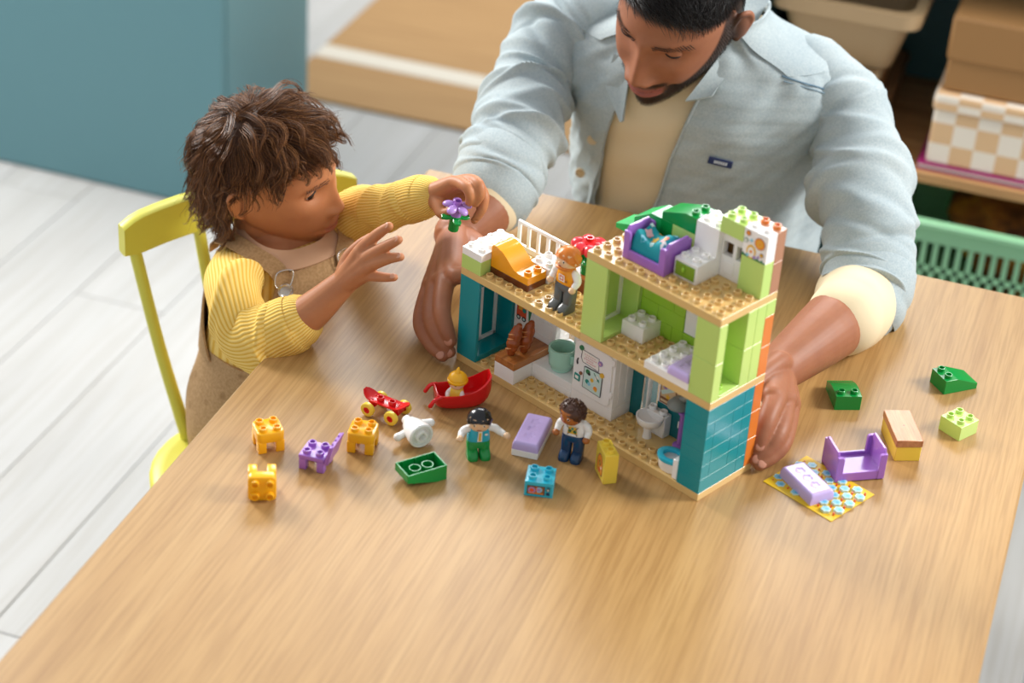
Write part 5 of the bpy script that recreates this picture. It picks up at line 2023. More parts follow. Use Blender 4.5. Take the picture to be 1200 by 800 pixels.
def wav(seed, n=7, f=9.0):
    r = np.random.default_rng(seed)
    A = r.normal(0, f, (n, 2))
    p = r.uniform(0, 6.28, n)
    def fn(u, v):
        s = 0
        for k in range(n):
            s = s + np.sin(A[k, 0] * u + A[k, 1] * v * 4 + p[k])
        return s / n ** 0.5
    return fn
def folds(nf, amp, seed, t0=0.0, t1=1.0, tilt=0.4):
    r = np.random.default_rng(seed)
    a, b, c = r.uniform(0, 6.28, 3)
    def fn(ph, t, rad):
        x = t * nf + tilt * np.sin(ph + a) + 0.22 * np.sin(2 * ph + b + 3 * t) + 0.10 * np.sin(3 * ph + c - 5 * t)
        ridge = np.abs(np.sin(PI * x))
        env = sstep(t0, t0 + 0.15, t) * (1 - sstep(t1 - 0.06, t1, t)) * (0.45 + 0.55 * np.cos(ph * 0.5 + b) ** 2)
        return rad * amp * env * (ridge ** 0.8 - 0.62)
    return fn

def creases(n, amp, seed, t0=0.0, t1=1.0, wide=0.035, k=0.16):
    """irregular cloth creases round a sleeve: soft ridges that run partly round the arm"""
    r = np.random.default_rng(seed)
    C = [(r.uniform(t0, t1), r.uniform(0, 6.28), r.uniform(-k, k), wide * r.uniform(0.6, 1.5), r.choice([1.0, 1.0, -0.8]) * r.uniform(0.5, 1.0), r.uniform(1.0, 3.0)) for _ in range(n)]
    def fn(ph, t, rad):
        s = 0
        for tc, pc, kk, w, a, pw in C:
            s = s + a * np.exp(-((t - tc - kk * np.sin(ph - pc)) / w) ** 2) * (0.5 + 0.5 * np.cos(ph - pc)) ** pw
        low = 0.35 * np.sin(2 * ph + 5 * t + C[0][1]) * np.sin(4 * t + C[1][1])
        return rad * amp * (s + low) * (1 - sstep(0.95, 1.0, t))
    return fn

DENIM = pm('washed_denim', '#B4C3C9', 0.85, 0.2)
_t = NT(DENIM)
_n1 = _t.noise(_t.coord('Object', (1, 1, 1)), 9, 4, 0.6)
_n2 = _t.noise(_t.coord('Object', (1, 1, 1)), 420, 2, 0.7)
_c = _t.ramp(_n1, [(0.3, lin('#9FADB2')), (0.7, lin('#B6BFBF'))])
_t.l(_t.mix(0.35, _c, _t.ramp(_n2, [(0.35, lin('#8FA2AB')), (0.65, lin('#C8CECC'))])), _t.b.inputs['Base Color'])
_t.bump(_n2, 0.25, 0.0006)
SEAM = pm('denim_seam', '#7F97A6', 0.9)
SEAMD = pm('denim_seam_dark', '#5E7C92', 0.9)
TEE = pm('cream_cotton', '#E2D0AE', 0.9, 0.2)
_t = NT(TEE)
_t.bump(_t.noise(_t.coord('Object', (1, 1, 1)), 500, 2), 0.15, 0.0005)

# ------------------------------------------------------------------ the man
MSKIN = skin_mat('skin_man', '#9E6648', '#985550', '#2A1B14', '#8A543D')
MHAIR = pm('hair_black', '#15110F', 0.42)
MR = ((0.9655, 0.2499, 0.0732), (-0.1740, 0.8282, -0.5327), (-0.1937, 0.5016, 0.8431))
MH = Head(MR, (0.1290, 0.4500, 0.3165), 1.035, False)
man = thing('person', 'bearded man in an open denim shirt holding both sides of the toy house', 'person', (0.16, 0.62, FZ))
def W2L(root):
    """parts modelled in world coordinates keep them under an unrotated root"""
    return -Vector(root.location)
def wput(name, me, root, **kw):
    return put(name, me, root, W2L(root), **kw)

MT = Torso([(0.160, 0.640, -0.30, 0.175, 0.135), (0.156, 0.625, -0.15, 0.165, 0.128), (0.150, 0.605, -0.02, 0.165, 0.128), (0.147, 0.588, 0.08, 0.172, 0.128), (0.146, 0.575, 0.15, 0.190, 0.122), (0.146, 0.566, 0.20, 0.195, 0.105), (0.146, 0.556, 0.235, 0.165, 0.085), (0.146, 0.545, 0.262, 0.095, 0.068), (0.144, 0.535, 0.285, 0.062, 0.058)], (0, -1))
# arm joints
r_sh, r_el, r_wr = (-0.0458, 0.5600, 0.2268), (-0.0645, 0.3600, 0.1117), (-0.0768, 0.2041, 0.0520)
l_sh, l_el, l_wr = (0.3307, 0.5600, 0.1954), (0.4361, 0.3500, 0.0550), (0.3790, 0.0556, 0.0500)
bm = bmesh.new()
MT.solid(bm, -0.022, -0.28, 0.28, 30, 40)
tube(bm, [(0.146, 0.545, 0.20), (0.142, 0.520, 0.26), (0.136, 0.485, 0.30)], [0.06, 0.056, 0.056], 28, 6)
MH.add(bm)
tube(bm, [r_sh, (-0.0735, 0.4700, 0.1596), (-0.0653, 0.3850, 0.1221), (-0.0585, 0.3060, 0.0868), (-0.0586, 0.2620, 0.0696), r_wr], [0.040, 0.040, 0.038, 0.040, 0.041, 0.031], 28, 8)
tube(bm, [l_sh, (0.3878, 0.4700, 0.1333), l_el, (0.4336, 0.3120, 0.0236), (0.4212, 0.1861, 0.0520), l_wr], [0.040, 0.040, 0.038, 0.040, 0.041, 0.027], 28, 8)
def digit(pts, radii):
    tube(bm, pts, radii, 16, 6)
# his right hand, left of the house: the fingers lie against the wall, little finger on the table
RW = r_wr
digit([RW, (-0.0706, 0.0972, 0.0360), (-0.0548, 0.0193, 0.0280), (-0.0298, -0.0066, 0.0160), (-0.0118, -0.0153, 0.0098)], [0.022, 0.0125, 0.0102, 0.0092, 0.0074])
digit([RW, (-0.0572, 0.0812, 0.0540), (-0.0385, 0.0130, 0.0430), (-0.0175, -0.0078, 0.0260), (-0.0055, -0.0090, 0.0140)], [0.022, 0.0135, 0.0112, 0.0098, 0.0078])
digit([RW, (-0.0415, 0.0675, 0.0700), (-0.0259, 0.0132, 0.0570), (-0.0126, -0.0055, 0.0430), (-0.0051, -0.0091, 0.0300)], [0.022, 0.0135, 0.0112, 0.0098, 0.0080])
digit([RW, (-0.0311, 0.0626, 0.0800), (-0.010, 0.058, 0.086), (0.000, 0.040, 0.082), (-0.002, 0.026, 0.074)], [0.020, 0.0125, 0.0095, 0.0085, 0.0070])
digit([RW, (-0.022, 0.150, 0.070), (0.000, 0.115, 0.060), (0.012, 0.090, 0.052)], [0.018, 0.0125, 0.0105, 0.0082])
def palm(W, mcps, rw=0.024, rm=0.0142):
    for m in mcps:
        tube(bm, [W, tuple(np.array(W) * .45 + np.array(m) * .55), m], [rw, (rw + rm) / 2 * .95, rm], 16, 5)
    for a, b in zip(mcps, mcps[1:]):
        tube(bm, [a, b], [rm * .95, rm * .95], 14, 3)
        tube(bm, [tuple(np.array(W) * .5 + np.array(a) * .5), tuple(np.array(W) * .5 + np.array(b) * .5)], [rm * 1.1, rm * 1.1], 14, 3)
palm(RW, [(-0.0683, 0.0913, 0.0360), (-0.0542, 0.0733, 0.0540), (-0.0385, 0.0597, 0.0700), (-0.0292, 0.0635, 0.0800)])
# his left hand, right of the house
LW = l_wr
digit([LW, (0.3937, -0.0118, 0.0620), (0.3943, -0.0500, 0.0550), (0.3926, -0.0655, 0.0420), (0.3908, -0.0718, 0.0290)], [0.022, 0.0140, 0.0118, 0.0102, 0.0082])
digit([LW, (0.4006, 0.0120, 0.0460), (0.4087, -0.0463, 0.0380), (0.4014, -0.0669, 0.0230), (0.3911, -0.0771, 0.0135)], [0.022, 0.0138, 0.0118, 0.0100, 0.0080])
digit([LW, (0.4049, 0.0291, 0.0320), (0.4153, -0.0415, 0.0250), (0.4079, -0.0645, 0.0150), (0.3970, -0.0788, 0.0092)], [0.021, 0.0130, 0.0108, 0.0095, 0.0076])
digit([LW, (0.4031, 0.0401, 0.0200), (0.4114, -0.0259, 0.0140), (0.4057, -0.0521, 0.0100), (0.3999, -0.0646, 0.0080)], [0.018, 0.0108, 0.0085, 0.0075, 0.0062])
digit([LW, (0.384, 0.045, 0.072), (0.368, -0.002, 0.072), (0.352, -0.028, 0.066)], [0.020, 0.0135, 0.0115, 0.0090])
palm(LW, [(0.4047, 0.0329, 0.0200), (0.4060, 0.0238, 0.0320), (0.4033, 0.0079, 0.0480), (0.3909, -0.0183, 0.0640)])
body = remesh(bm, 0.0019, 2, 'skin')
body.materials.append(MSKIN)
def man_tint(L, V):
    x, y, z = L[:, 0], L[:, 1], L[:, 2]
    near = (np.abs(x) < 0.10) & (np.abs(y) < 0.15) & (np.abs(z) < 0.15)
    front = sstep(-0.055, -0.075, y)
    cv = -0.057 + (x / 0.026) ** 2 * 0.0068
    lips = front * (1 - sstep(0.024, 0.029, np.abs(x))) * (1 - sstep(0.008, 0.011, np.abs(z - cv + 0.0008)))
    # beard: below a line from the sideburn to the mouth corner, and the moustache
    zb = np.interp(-y, [-0.03, 0.005, 0.02, 0.045, 0.07, 0.10], [0.010, 0.052, 0.026, -0.008, -0.034, -0.060])
    beard = 1 - sstep(zb - 0.010, zb + 0.004, z)
    beard *= 1 - sstep(0.0, 0.028, y)
    neck = sstep(-0.128, -0.118, z)
    mus = front * (1 - sstep(0.028, 0.037, np.abs(x))) * np.exp(-((z + 0.0415 - 6 * x * x) / 0.0062) ** 4)
    side = sstep(0.020, 0.030, np.abs(x)) * (1 - sstep(0.031, 0.042, np.abs(x))) * front * (1 - sstep(-0.05, -0.04, z)) * 0.8
    soul = front * np.exp(-(x / 0.012) ** 2 - ((z + 0.081) / 0.007) ** 2)
    beard = np.maximum.reduce([beard * neck, mus, soul, side]) * (1 - lips)
    zh = np.interp(y, [-0.10, -0.07, -0.04, -0.01, 0.01, 0.02, 0.06], [0.070, 0.062, 0.045, 0.035, 0.035, -0.03, -0.075])
    hair = sstep(zh - 0.006, zh + 0.004, z)
    ear = sstep(0.0775, 0.079, np.abs(x)) * (y > -0.01)
    g = np.maximum(beard * 0.93, hair * (1 - ear))
    return lips * near * 0.8, g * near, np.zeros(len(x))
tint(body, MH, man_tint)
wput('body', body, man)
def nail(root, tip, dip, look, w, l, m):
    tip, dip = Vector(tip), Vector(dip)
    ax_ = (tip - dip).normalized()
    nn_ = Vector(look)
    nn_ = (nn_ - ax_ * nn_.dot(ax_)).normalized()
    sd_ = ax_.cross(nn_)
    bmn = bmesh.new()
    c_ = tip + nn_ * w * 1.0 - ax_ * l * 0.15
    Mn = Matrix(((sd_.x, ax_.x, nn_.x, c_.x), (sd_.y, ax_.y, nn_.y, c_.y), (sd_.z, ax_.z, nn_.z, c_.z), (0, 0, 0, 1)))
    ball(bmn, (0, 0, 0), (w * 0.78, l, w * 0.16), 14, 8)
    bmn.transform(Mn)
    wput('fingernail', fin(bmn, 'fingernail', m, 80), root)
NAILM = pm('fingernail', '#B98068', 0.3)
for a_, b_, lk in (((0.3908, -0.0718, 0.0290), (0.3926, -0.0655, 0.0420), (0.5, -0.7, 0.5)), ((0.3911, -0.0771, 0.0135), (0.4014, -0.0669, 0.0230), (0.4, -0.7, 0.6)), ((0.3970, -0.0788, 0.0092), (0.4079, -0.0645, 0.0150), (0.4, -0.7, 0.6)),
                   ((-0.0118, -0.0153, 0.0098), (-0.0298, -0.0066, 0.0160), (-0.3, -0.7, 0.6)), ((-0.0055, -0.0090, 0.0140), (-0.0175, -0.0078, 0.0260), (-0.3, -0.7, 0.6)), ((-0.0051, -0.0091, 0.0300), (-0.0126, -0.0055, 0.0430), (-0.2, -0.8, 0.5))):
    nail(man, a_, b_, lk, 0.0070, 0.0056, NAILM)
eye_parts(MH, None, -2, -24, (0.15, -0.7, -0.55), MSKIN, '#2A1710')
_eyes = [o for o in COL.objects if o.parent is None and o.name.split('.')[0] in ('eye', 'upper_eyelid', 'lower_eyelid', 'eyelashes')]
for o in _eyes:
    o.parent = man
    o.location = W2L(man)
n0 = set(COL.objects)
brows(MH, man, MHAIR, 0.040, 0.005, 4, 190, 0.0006)
mouth_line(MH, man, 0.024, 0.0068)
# short hair
rr = np.random.default_rng(11)
d = fib(9000)
p = head_base(d)
zh = np.interp(p[:, 1], [-0.10, -0.07, -0.04, -0.01, 0.01, 0.02, 0.06], [0.078, 0.070, 0.050, 0.037, 0.035, -0.03, -0.075])
keep = (p[:, 2] > zh + rr.normal(0, 0.002, len(p))) & ~((np.abs(p[:, 0]) > 0.068) & (p[:, 1] > -0.01) & (p[:, 1] < 0.03) & (p[:, 2] < 0.03))
p, d = p[keep], d[keep]
nrm = p / ELL ** 2
nrm /= np.linalg.norm(nrm, axis=1)[:, None]
topness = sstep(0.035, 0.075, p[:, 2])
ln_ = 0.006 + 0.026 * topness
flow = np.column_stack([0.75 + 0 * p[:, 0], -0.45 + 0 * p[:, 0], 0.1 + 0 * p[:, 0]]) * topness[:, None] + np.column_stack([0 * p[:, 0], 0.1 + 0 * p[:, 0], -1 + 0 * p[:, 0]]) * (1 - topness)[:, None]
flow += rr.normal(0, 0.22, flow.shape)
flow -= nrm * np.sum(flow * nrm, 1)[:, None]
flow /= np.linalg.norm(flow, axis=1)[:, None]
P = []
for s in np.linspace(0, 1, 6):
    P.append(p - nrm * 0.001 + (flow * (s ** 1.1)[..., None] if hasattr(s, 'shape') and s.shape else flow * s) * ln_[:, None] * 0.85 + nrm * (ln_ * (0.42 * s - 0.22 * s * s))[:, None] + nrm * 0.0015)
P = MH.w(np.stack(P, 1))
wput('hair', strand_mesh('hair', P, np.full(len(P), 0.00055), MHAIR), man)
for o in COL.objects:
    if o.parent is man and o.name.startswith('eyebrow'):
        o.location = W2L(man)

# short beard
_cand = MH.p.copy()
_bv = man_tint(_cand, _cand)[1]
_sel = np.where((_bv > 0.45) & (_cand[:, 2] < 0.028) & (_cand[:, 1] < 0.02))[0]
_sel = rr.choice(_sel, min(3200, len(_sel)), replace=False)
_q = _cand[_sel]
_nn = MH.n[_sel]
_dir = _nn * 0.45 + np.array([0, -0.05, -0.75]) + rr.normal(0, 0.25, _q.shape)
_dir /= np.linalg.norm(_dir, axis=1)[:, None]
_P = np.stack([_q + _dir * (0.0042 * s) + _nn * 0.0004 for s in np.linspace(0, 1, 4)], 1)
wput('beard', strand_mesh('beard', MH.w(_P), np.full(len(_P), 0.00035), MHAIR), man)

# T-shirt
bm = bmesh.new()
w1 = wav(3, 6, 3.0)
MT.solid(bm, lambda th, z: 0.0 + 0.0022 * w1(th, z * 3), -0.29, 0.272, 60, 80)
tube(bm, [(-0.0638, 0.3700, 0.1226), (-0.0558, 0.3050, 0.0879), (-0.0579, 0.2700, 0.0710)], [0.043, 0.0450, 0.0450], 56, 18, fold=creases(16, 0.08, 31, 0.3, 1.0, 0.10, 0.2), caps=True)
tube(bm, [(0.4350, 0.3500, 0.0547), (0.4349, 0.3180, 0.0296), (0.4325, 0.2081, 0.0550)], [0.044, 0.0475, 0.0475], 56, 18, fold=creases(16, 0.08, 33, 0.3, 1.0, 0.10, 0.2), caps=True)
lathe(bm, [(0.070, 0), (0.075, 0.004), (0.074, 0.010), (0.068, 0.012), (0.064, 0.006)], 40, (0, 0, 0), 0, Matrix.Translation((0.142, 0.522, 0.262)) @ Matrix.Rotation(math.radians(32), 4, 'X'))
wput('t_shirt', fin(bm, 't_shirt', TEE, 60), man)

# denim shirt: an open shell round the torso, with sleeves
zt = np.array([-0.30, 0.0, 0.04, 0.10, 0.15, 0.20, 0.24, 0.27, 0.30])
xr = np.array([0.110, 0.120, 0.129, 0.139, 0.152, 0.166, 0.178, 0.190, 0.20])
xl = np.array([0.020, 0.036, 0.040, 0.050, 0.061, 0.075, 0.082, 0.086, 0.086])
def thR(z):
    return float(MT.theta_for(np.interp(z, zt, xr), min(z, 0.235)))
def thL(z):
    return float(MT.theta_for(np.interp(z, zt, xl), min(z, 0.235)))
w2 = wav(8, 8, 2.6)
w3 = wav(9, 7, 7.0)
def shirt_off(th, z):
    f = 0.011 + 0.0050 * w2(th * 1.6, z * 2.0) + 0.0018 * w3(th * 2.0, z * 5)
    return f + 0.006 * np.exp(-((z + 0.02) / 0.05) ** 2)
bm = bmesh.new()
MT.sheet(bm, thR, lambda z: thL(z) + 2 * PI, -0.27, 0.278, shirt_off, 0.003, 90, 190)
tube(bm, [(-0.0165, 0.5750, 0.2371), (-0.0512, 0.5350, 0.2073), (-0.0721, 0.4700, 0.1573), (-0.0653, 0.3850, 0.1221), (-0.0593, 0.3080, 0.0882)], [0.058, 0.062, 0.058, 0.0600, 0.0560], 80, 36, fold=creases(44, 0.15, 21, 0.12, 0.98, 0.022, 0.12))
tube(bm, [(0.2905, 0.5800, 0.2003), (0.3430, 0.5450, 0.1726), (0.3878, 0.4700, 0.1333), (0.4194, 0.3950, 0.0941), (0.4399, 0.3450, 0.0509), (0.4392, 0.3180, 0.0307)], [0.056, 0.062, 0.060, 0.0600, 0.0580, 0.0550], 80, 30, fold=creases(44, 0.15, 29, 0.12, 0.98, 0.022, 0.12))
wput('denim_shirt', fin(bm, 'denim_shirt', DENIM, 70), man)
# cuffs turned back over the sleeve ends
for pts, rad, sd in (([(-0.0599, 0.3250, 0.0980), (-0.0597, 0.3030, 0.0854), (-0.0595, 0.2930, 0.0800)], [0.0600, 0.0605, 0.0580], 3), ([(0.4412, 0.3370, 0.0453), (0.4391, 0.3140, 0.0290), (0.4366, 0.3080, 0.0240)], [0.0595, 0.0590, 0.0565], 6)):
    bm = bmesh.new()
    tube(bm, pts, rad, 56, 8, fold=folds(2.2, 0.06, sd, -0.2, 1.3, 0.5))
    wput('cuff', fin(bm, 'cuff', DENIM, 60), man)
# placket, buttons, edge seams
def on_shirt(th, z, d=0.0):
    return MT.pt(th, z, np.asarray(shirt_off(np.asarray(th), z)) + d)
zs = np.linspace(-0.24, 0.225, 26)
bm = bmesh.new()
A_ = [on_shirt(thL(z) - 0.005, z, 0.0022) for z in zs]
B_ = [on_shirt(float(MT.theta_for(np.interp(z, zt, xl) - 0.034, min(z, .235))), z, 0.0022) for z in zs]
strip(bm, B_, A_, 0.0022, 0, 2)
wput('placket', fin(bm, 'placket', DENIM, 60), man)
bm = bmesh.new()
tube(bm, [on_shirt(thR(z) + 0.004, z, 0.001) for z in zs], 0.0022, 10, 2)
wput('front_edge', fin(bm, 'front_edge', DENIM, 70), man)
BUT = pm('horn_button', '#CDB996', 0.3)
for z in (0.094, 0.032, -0.035):
    q = on_shirt(float(MT.theta_for(np.interp(z, zt, xl) - 0.017, z)), z, 0.0085)
    bm = bmesh.new()
    M = Matrix.Translation(q) @ Matrix.Rotation(math.radians(84), 4, 'X')
    lathe(bm, [(0, -0.001), (0.0066, -0.001), (0.0073, 0.0004), (0.0066, 0.0020), (0.0052, 0.0014), (0, 0.0014)], 20, (0, 0, 0), 0, M)
    wput('button', fin(bm, 'button', BUT, 40), man)
# collar
bm = bmesh.new()
strip(bm, [(0.2476, 0.6100, 0.3333), (0.2240, 0.5750, 0.3048), (0.2137, 0.5300, 0.2743), (0.2022, 0.4700, 0.2392), (0.1874, 0.4320, 0.2099)], [(0.1993, 0.5900, 0.3313), (0.1897, 0.5550, 0.3055), (0.1918, 0.5100, 0.2824), (0.1816, 0.4550, 0.2483), (0.1538, 0.4280, 0.1971)], 0.004, 0, 10)
wput('collar', fin(bm, 'collar', DENIM, 60), man)
bm = bmesh.new()
MT.sheet(bm, 0.75, 2 * PI - 0.75, 0.236, 0.296, lambda th, z: 0.013 + 0.010 * (z - 0.236) / 0.06, 0.004, 14, 60)
wput('collar_stand', fin(bm, 'collar_stand', DENIM, 60), man)
bm = bmesh.new()
strip(bm, [(0.0483, 0.5000, 0.2431), (0.0666, 0.4570, 0.2079), (0.0702, 0.4315, 0.1489)], [(0.0157, 0.5200, 0.2289), (0.0266, 0.4660, 0.1959), (0.0666, 0.4325, 0.1452)], 0.004, 0, 10)
wput('collar', fin(bm, 'collar', DENIM, 60), man)
# stitched seams of yoke and armhole
def seam(pts, m, r=0.0016):
    pts = [p - np.array([0, 0, 0.0003]) for p in pts]
    bm = bmesh.new()
    tube(bm, pts, r, 8, 5)
    wput('stitched_seam', fin(bm, 'stitched_seam', m, 70), man)
seam([on_shirt(th, z, 0.0012) for th, z in ((0.70, 0.236), (0.85, 0.230), (1.0, 0.223), (1.15, 0.214), (1.28, 0.204))], SEAMD, 0.0010)
seam([on_shirt(th, z, 0.0012) for th, z in ((0.68, 0.230), (0.85, 0.224), (1.0, 0.217), (1.15, 0.208), (1.26, 0.199))], SEAM, 0.0008)
# navy label patch with pale lettering bar
th_l, z_l = float(MT.theta_for(0.203, 0.112)), 0.112
q = on_shirt(th_l, z_l, 0.001)
q2 = on_shirt(th_l + 0.06, z_l, 0.001)
q3 = on_shirt(th_l, z_l + 0.01, 0.001)
ex = Vector(q2 - q).normalized()
ez = Vector(q3 - q).normalized()
ex = (ex - ez * 0.14).normalized()
en = ex.cross(ez).normalized()
ez = en.cross(ex).normalized()
M = Matrix(((ex.x, ez.x, en.x, q[0] + en.x * .0012), (ex.y, ez.y, en.y, q[1] + en.y * .0012), (ex.z, ez.z, en.z, q[2] + en.z * .0012), (0, 0, 0, 1)))
bm = bmesh.new()
box(bm, (-0.0165, -0.0055, -0.001), (0.0165, 0.0055, 0.0012), 0.0008)
bm.transform(M)
patch = wput('label_patch', fin(bm, 'label_patch', pm('navy_label', '#26345F', .8)), man, label='small navy label patch')
bm = bmesh.new()
for k in range(6):
    x = -0.0085 + k * 0.0031
    box(bm, (x, -0.0022, 0.0012), (x + 0.0024, 0.0022, 0.0016), 0)
bm.transform(M)
put('label_lettering', fin(bm, 'label_lettering', pm('label_white', '#C9D2DC', .8)), patch)
# trousers and shoes under the table
JEANS = pm('blue_grey_trousers', '#5C6E80', 0.9)
bm = bmesh.new()
for s in (-1, 1):
    tube(bm, [(0.16 + s * 0.08, 0.66, -0.205), (0.16 + s * 0.11, 0.44, -0.215), (0.16 + s * 0.13, 0.255, -0.23), (0.16 + s * 0.13, 0.26, -0.45), (0.16 + s * 0.13, 0.30, -0.66)], [0.085, 0.078, 0.066, 0.058, 0.046], 28, 8)
wput('trousers', fin(bm, 'trousers', JEANS, 70), man)
for s in (-1, 1):
    bm = bmesh.new()
    tube(bm, [(0.16 + s * 0.13, 0.325, -0.705), (0.16 + s * 0.13, 0.25, -0.708), (0.16 + s * 0.14, 0.15, -0.716)], [0.034, 0.036, 0.023], 20, 6)
    wput('shoe', fin(bm, 'shoe', pm('white_shoe', '#DAD6CF', .6), 70), man)

# ------------------------------------------------------------------ the child
CSKIN = skin_mat('skin_child', '#BC7D54', '#B06456', '#2F1D13', '#AB6844')
CR_ = ((-0.0107, -0.9878, 0.1556), (0.9640, -0.0515, -0.2609), (0.2658, 0.1472, 0.9527))
CH = Head(CR_, (-0.3100, 0.1340, 0.1230), 0.90, True)
kid = thing('person', 'small child with wavy brown hair in beige dungarees reaching out with a toy flower', 'person', (-0.30, 0.14, FZ))
CF = np.array([0.89, -0.45])
def csec(u, v, z, rx, ry):
    """u metres left of the child's axis, v forward"""
    return (-0.312 + 0.45 * u + 0.89 * v, 0.150 + 0.89 * u - 0.45 * v, z, rx, ry)
CT = Torso([csec(0, 0.0, -0.31, 0.090, 0.080), csec(0, 0.0, -0.24, 0.098, 0.084), csec(0, 0.004, -0.16, 0.094, 0.078), csec(0, 0.012, -0.08, 0.092, 0.075), csec(0, 0.020, -0.01, 0.092, 0.069), csec(0, 0.022, 0.022, 0.080, 0.057), csec(0, 0.018, 0.040, 0.052, 0.045), csec(0, 0.014, 0.062, 0.036, 0.036)], CF, 2.4)
def cw(u, v, z):
    a = csec(u, v, z, 0, 0)
    return (a[0], a[1], a[2])
c_rs, c_re, c_rw = cw(-0.076, 0.012, -0.006), (-0.2424, -0.0600, 0.0004), (-0.1360, -0.0350, 0.0911)
c_ls, c_le, c_lw = cw(0.080, 0.018, 0.004), (-0.2040, 0.1900, 0.0630), (-0.0883, 0.1280, 0.1443)
bm = bmesh.new()
CT.solid(bm, -0.010, -0.29, 0.055, 26, 36)
tube(bm, [(-0.330, 0.140, 0.0), (-0.322, 0.138, 0.045), (-0.315, 0.136, 0.085)], [0.040, 0.037, 0.037], 24, 6)
CH.add(bm)
tube(bm, [c_rs, c_re, (-0.1836, -0.0520, 0.0380), c_rw], [0.025, 0.024, 0.0245, 0.0165], 24, 8)
tube(bm, [c_ls, c_le, (-0.1366, 0.1520, 0.1095), c_lw], [0.024, 0.021, 0.020, 0.0165], 24, 8)
CW_ = c_rw
digit([CW_, (-0.1161, -0.0350, 0.1381), (-0.0989, -0.0360, 0.1624), (-0.0881, -0.0370, 0.1746), (-0.0783, -0.0380, 0.1842)], [0.0140, 0.0088, 0.0072, 0.0064, 0.0054])
digit([CW_, (-0.1055, -0.0420, 0.1351), (-0.0849, -0.0460, 0.1559), (-0.0730, -0.0470, 0.1662), (-0.0626, -0.0470, 0.1743)], [0.0145, 0.0090, 0.0072, 0.0064, 0.0054])
digit([CW_, (-0.1018, -0.0450, 0.1271), (-0.0797, -0.0500, 0.1443), (-0.0681, -0.0500, 0.1506), (-0.0585, -0.0500, 0.1541)], [0.0145, 0.0088, 0.0070, 0.0062, 0.0052])
digit([CW_, (-0.1060, -0.0420, 0.1128), (-0.0870, -0.0460, 0.1185), (-0.0762, -0.0460, 0.1200), (-0.0666, -0.0460, 0.1224)], [0.0140, 0.0080, 0.0064, 0.0056, 0.0048])
digit([CW_, (-0.1373, -0.0200, 0.1159), (-0.1264, -0.0100, 0.1322), (-0.1149, -0.0040, 0.1436)], [0.0135, 0.0086, 0.0074, 0.0056])
CL_ = c_lw
digit([CL_, (-0.0572, 0.1200, 0.1719), (-0.0342, 0.1020, 0.1797), (-0.0268, 0.0980, 0.1716), (-0.0280, 0.1000, 0.1610)], [0.0140, 0.0088, 0.0072, 0.0064, 0.0054])
digit([CL_, (-0.0446, 0.1280, 0.1734), (-0.0218, 0.1100, 0.1835), (-0.0158, 0.1040, 0.1736), (-0.0216, 0.1040, 0.1594)], [0.0140, 0.0088, 0.0072, 0.0064, 0.0054])
digit([CL_, (-0.0399, 0.1380, 0.1638), (-0.0191, 0.1240, 0.1645), (-0.0154, 0.1160, 0.1503), (-0.0210, 0.1120, 0.1366)], [0.0140, 0.0086, 0.0070, 0.0062, 0.0054])
digit([CL_, (-0.0409, 0.1460, 0.1503), (-0.0263, 0.1380, 0.1419), (-0.0239, 0.1300, 0.1320), (-0.0281, 0.1240, 0.1243)], [0.0135, 0.0078, 0.0064, 0.0056, 0.0050])
digit([CL_, (-0.0730, 0.1120, 0.1412), (-0.0622, 0.1020, 0.1366), (-0.0516, 0.1000, 0.1425)], [0.0135, 0.0092, 0.0078, 0.0060])
palm(CW_, [(-0.1146, -0.0360, 0.1402), (-0.1055, -0.0420, 0.1351), (-0.1018, -0.0450, 0.1271), (-0.1060, -0.0420, 0.1140)], 0.0150, 0.0092)
palm(CL_, [(-0.0572, 0.1200, 0.1719), (-0.0445, 0.1280, 0.1722), (-0.0398, 0.1380, 0.1626), (-0.0409, 0.1460, 0.1491)], 0.0150, 0.0092)
cbody = remesh(bm, 0.0016, 2, 'skin')
cbody.materials.append(CSKIN)
def kid_tint(L, V):
    x, y, z = L[:, 0], L[:, 1], L[:, 2]
    near = (np.abs(x) < 0.10) & (np.abs(y) < 0.15) & (np.abs(z) < 0.15)
    front = sstep(-0.050, -0.070, y)
    cv = -0.057 + (x / 0.026) ** 2 * 0.0032
    lips = front * (1 - sstep(0.017, 0.022, np.abs(x))) * (1 - sstep(0.007, 0.011, np.abs(z - cv + 0.0006)))
    zh = np.interp(y, [-0.11, -0.08, -0.05, -0.02, 0.005, 0.02, 0.06], [0.082, 0.074, 0.055, 0.040, 0.035, -0.04, -0.085])
    hair = sstep(zh - 0.006, zh + 0.004, z)
    ear = sstep(0.0775, 0.079, np.abs(x)) * (y > -0.01)
    return lips * near * 0.6, hair * near * (1 - ear) * 0.9, np.zeros(len(x))
tint(cbody, CH, kid_tint)
wput('body', cbody, kid)
NAILC = pm('fingernail_child', '#CF977A', 0.3)
for a_, b_ in (((-0.0783, -0.0380, 0.1842), (-0.0881, -0.0370, 0.1746)), ((-0.0626, -0.0470, 0.1743), (-0.0730, -0.0470, 0.1662)), ((-0.0585, -0.0500, 0.1541), (-0.0681, -0.0500, 0.1506)), ((-0.0666, -0.0460, 0.1224), (-0.0762, -0.0460, 0.1200))):
    nail(kid, a_, b_, (-0.1, -0.6, 0.8), 0.0044, 0.0038, NAILC)
before = set(COL.objects)
eye_parts(CH, None, 25, -23, (-0.34, -0.92, -0.20), CSKIN, '#2B160E')
for o in set(COL.objects) - before:
    o.parent = kid
    o.location = W2L(kid)
CHAIR_ = pm('hair_brown', '#573620', 0.4, 0.3)
before = set(COL.objects)
brows(CH, kid, pm('hair_brown_brow', '#2E1D14', .5), 0.032, 0.004, 9, 80, 0.00042)
for o in set(COL.objects) - before:
    o.location = W2L(kid)

mouth_line(CH, kid, 0.018, 0.0032)
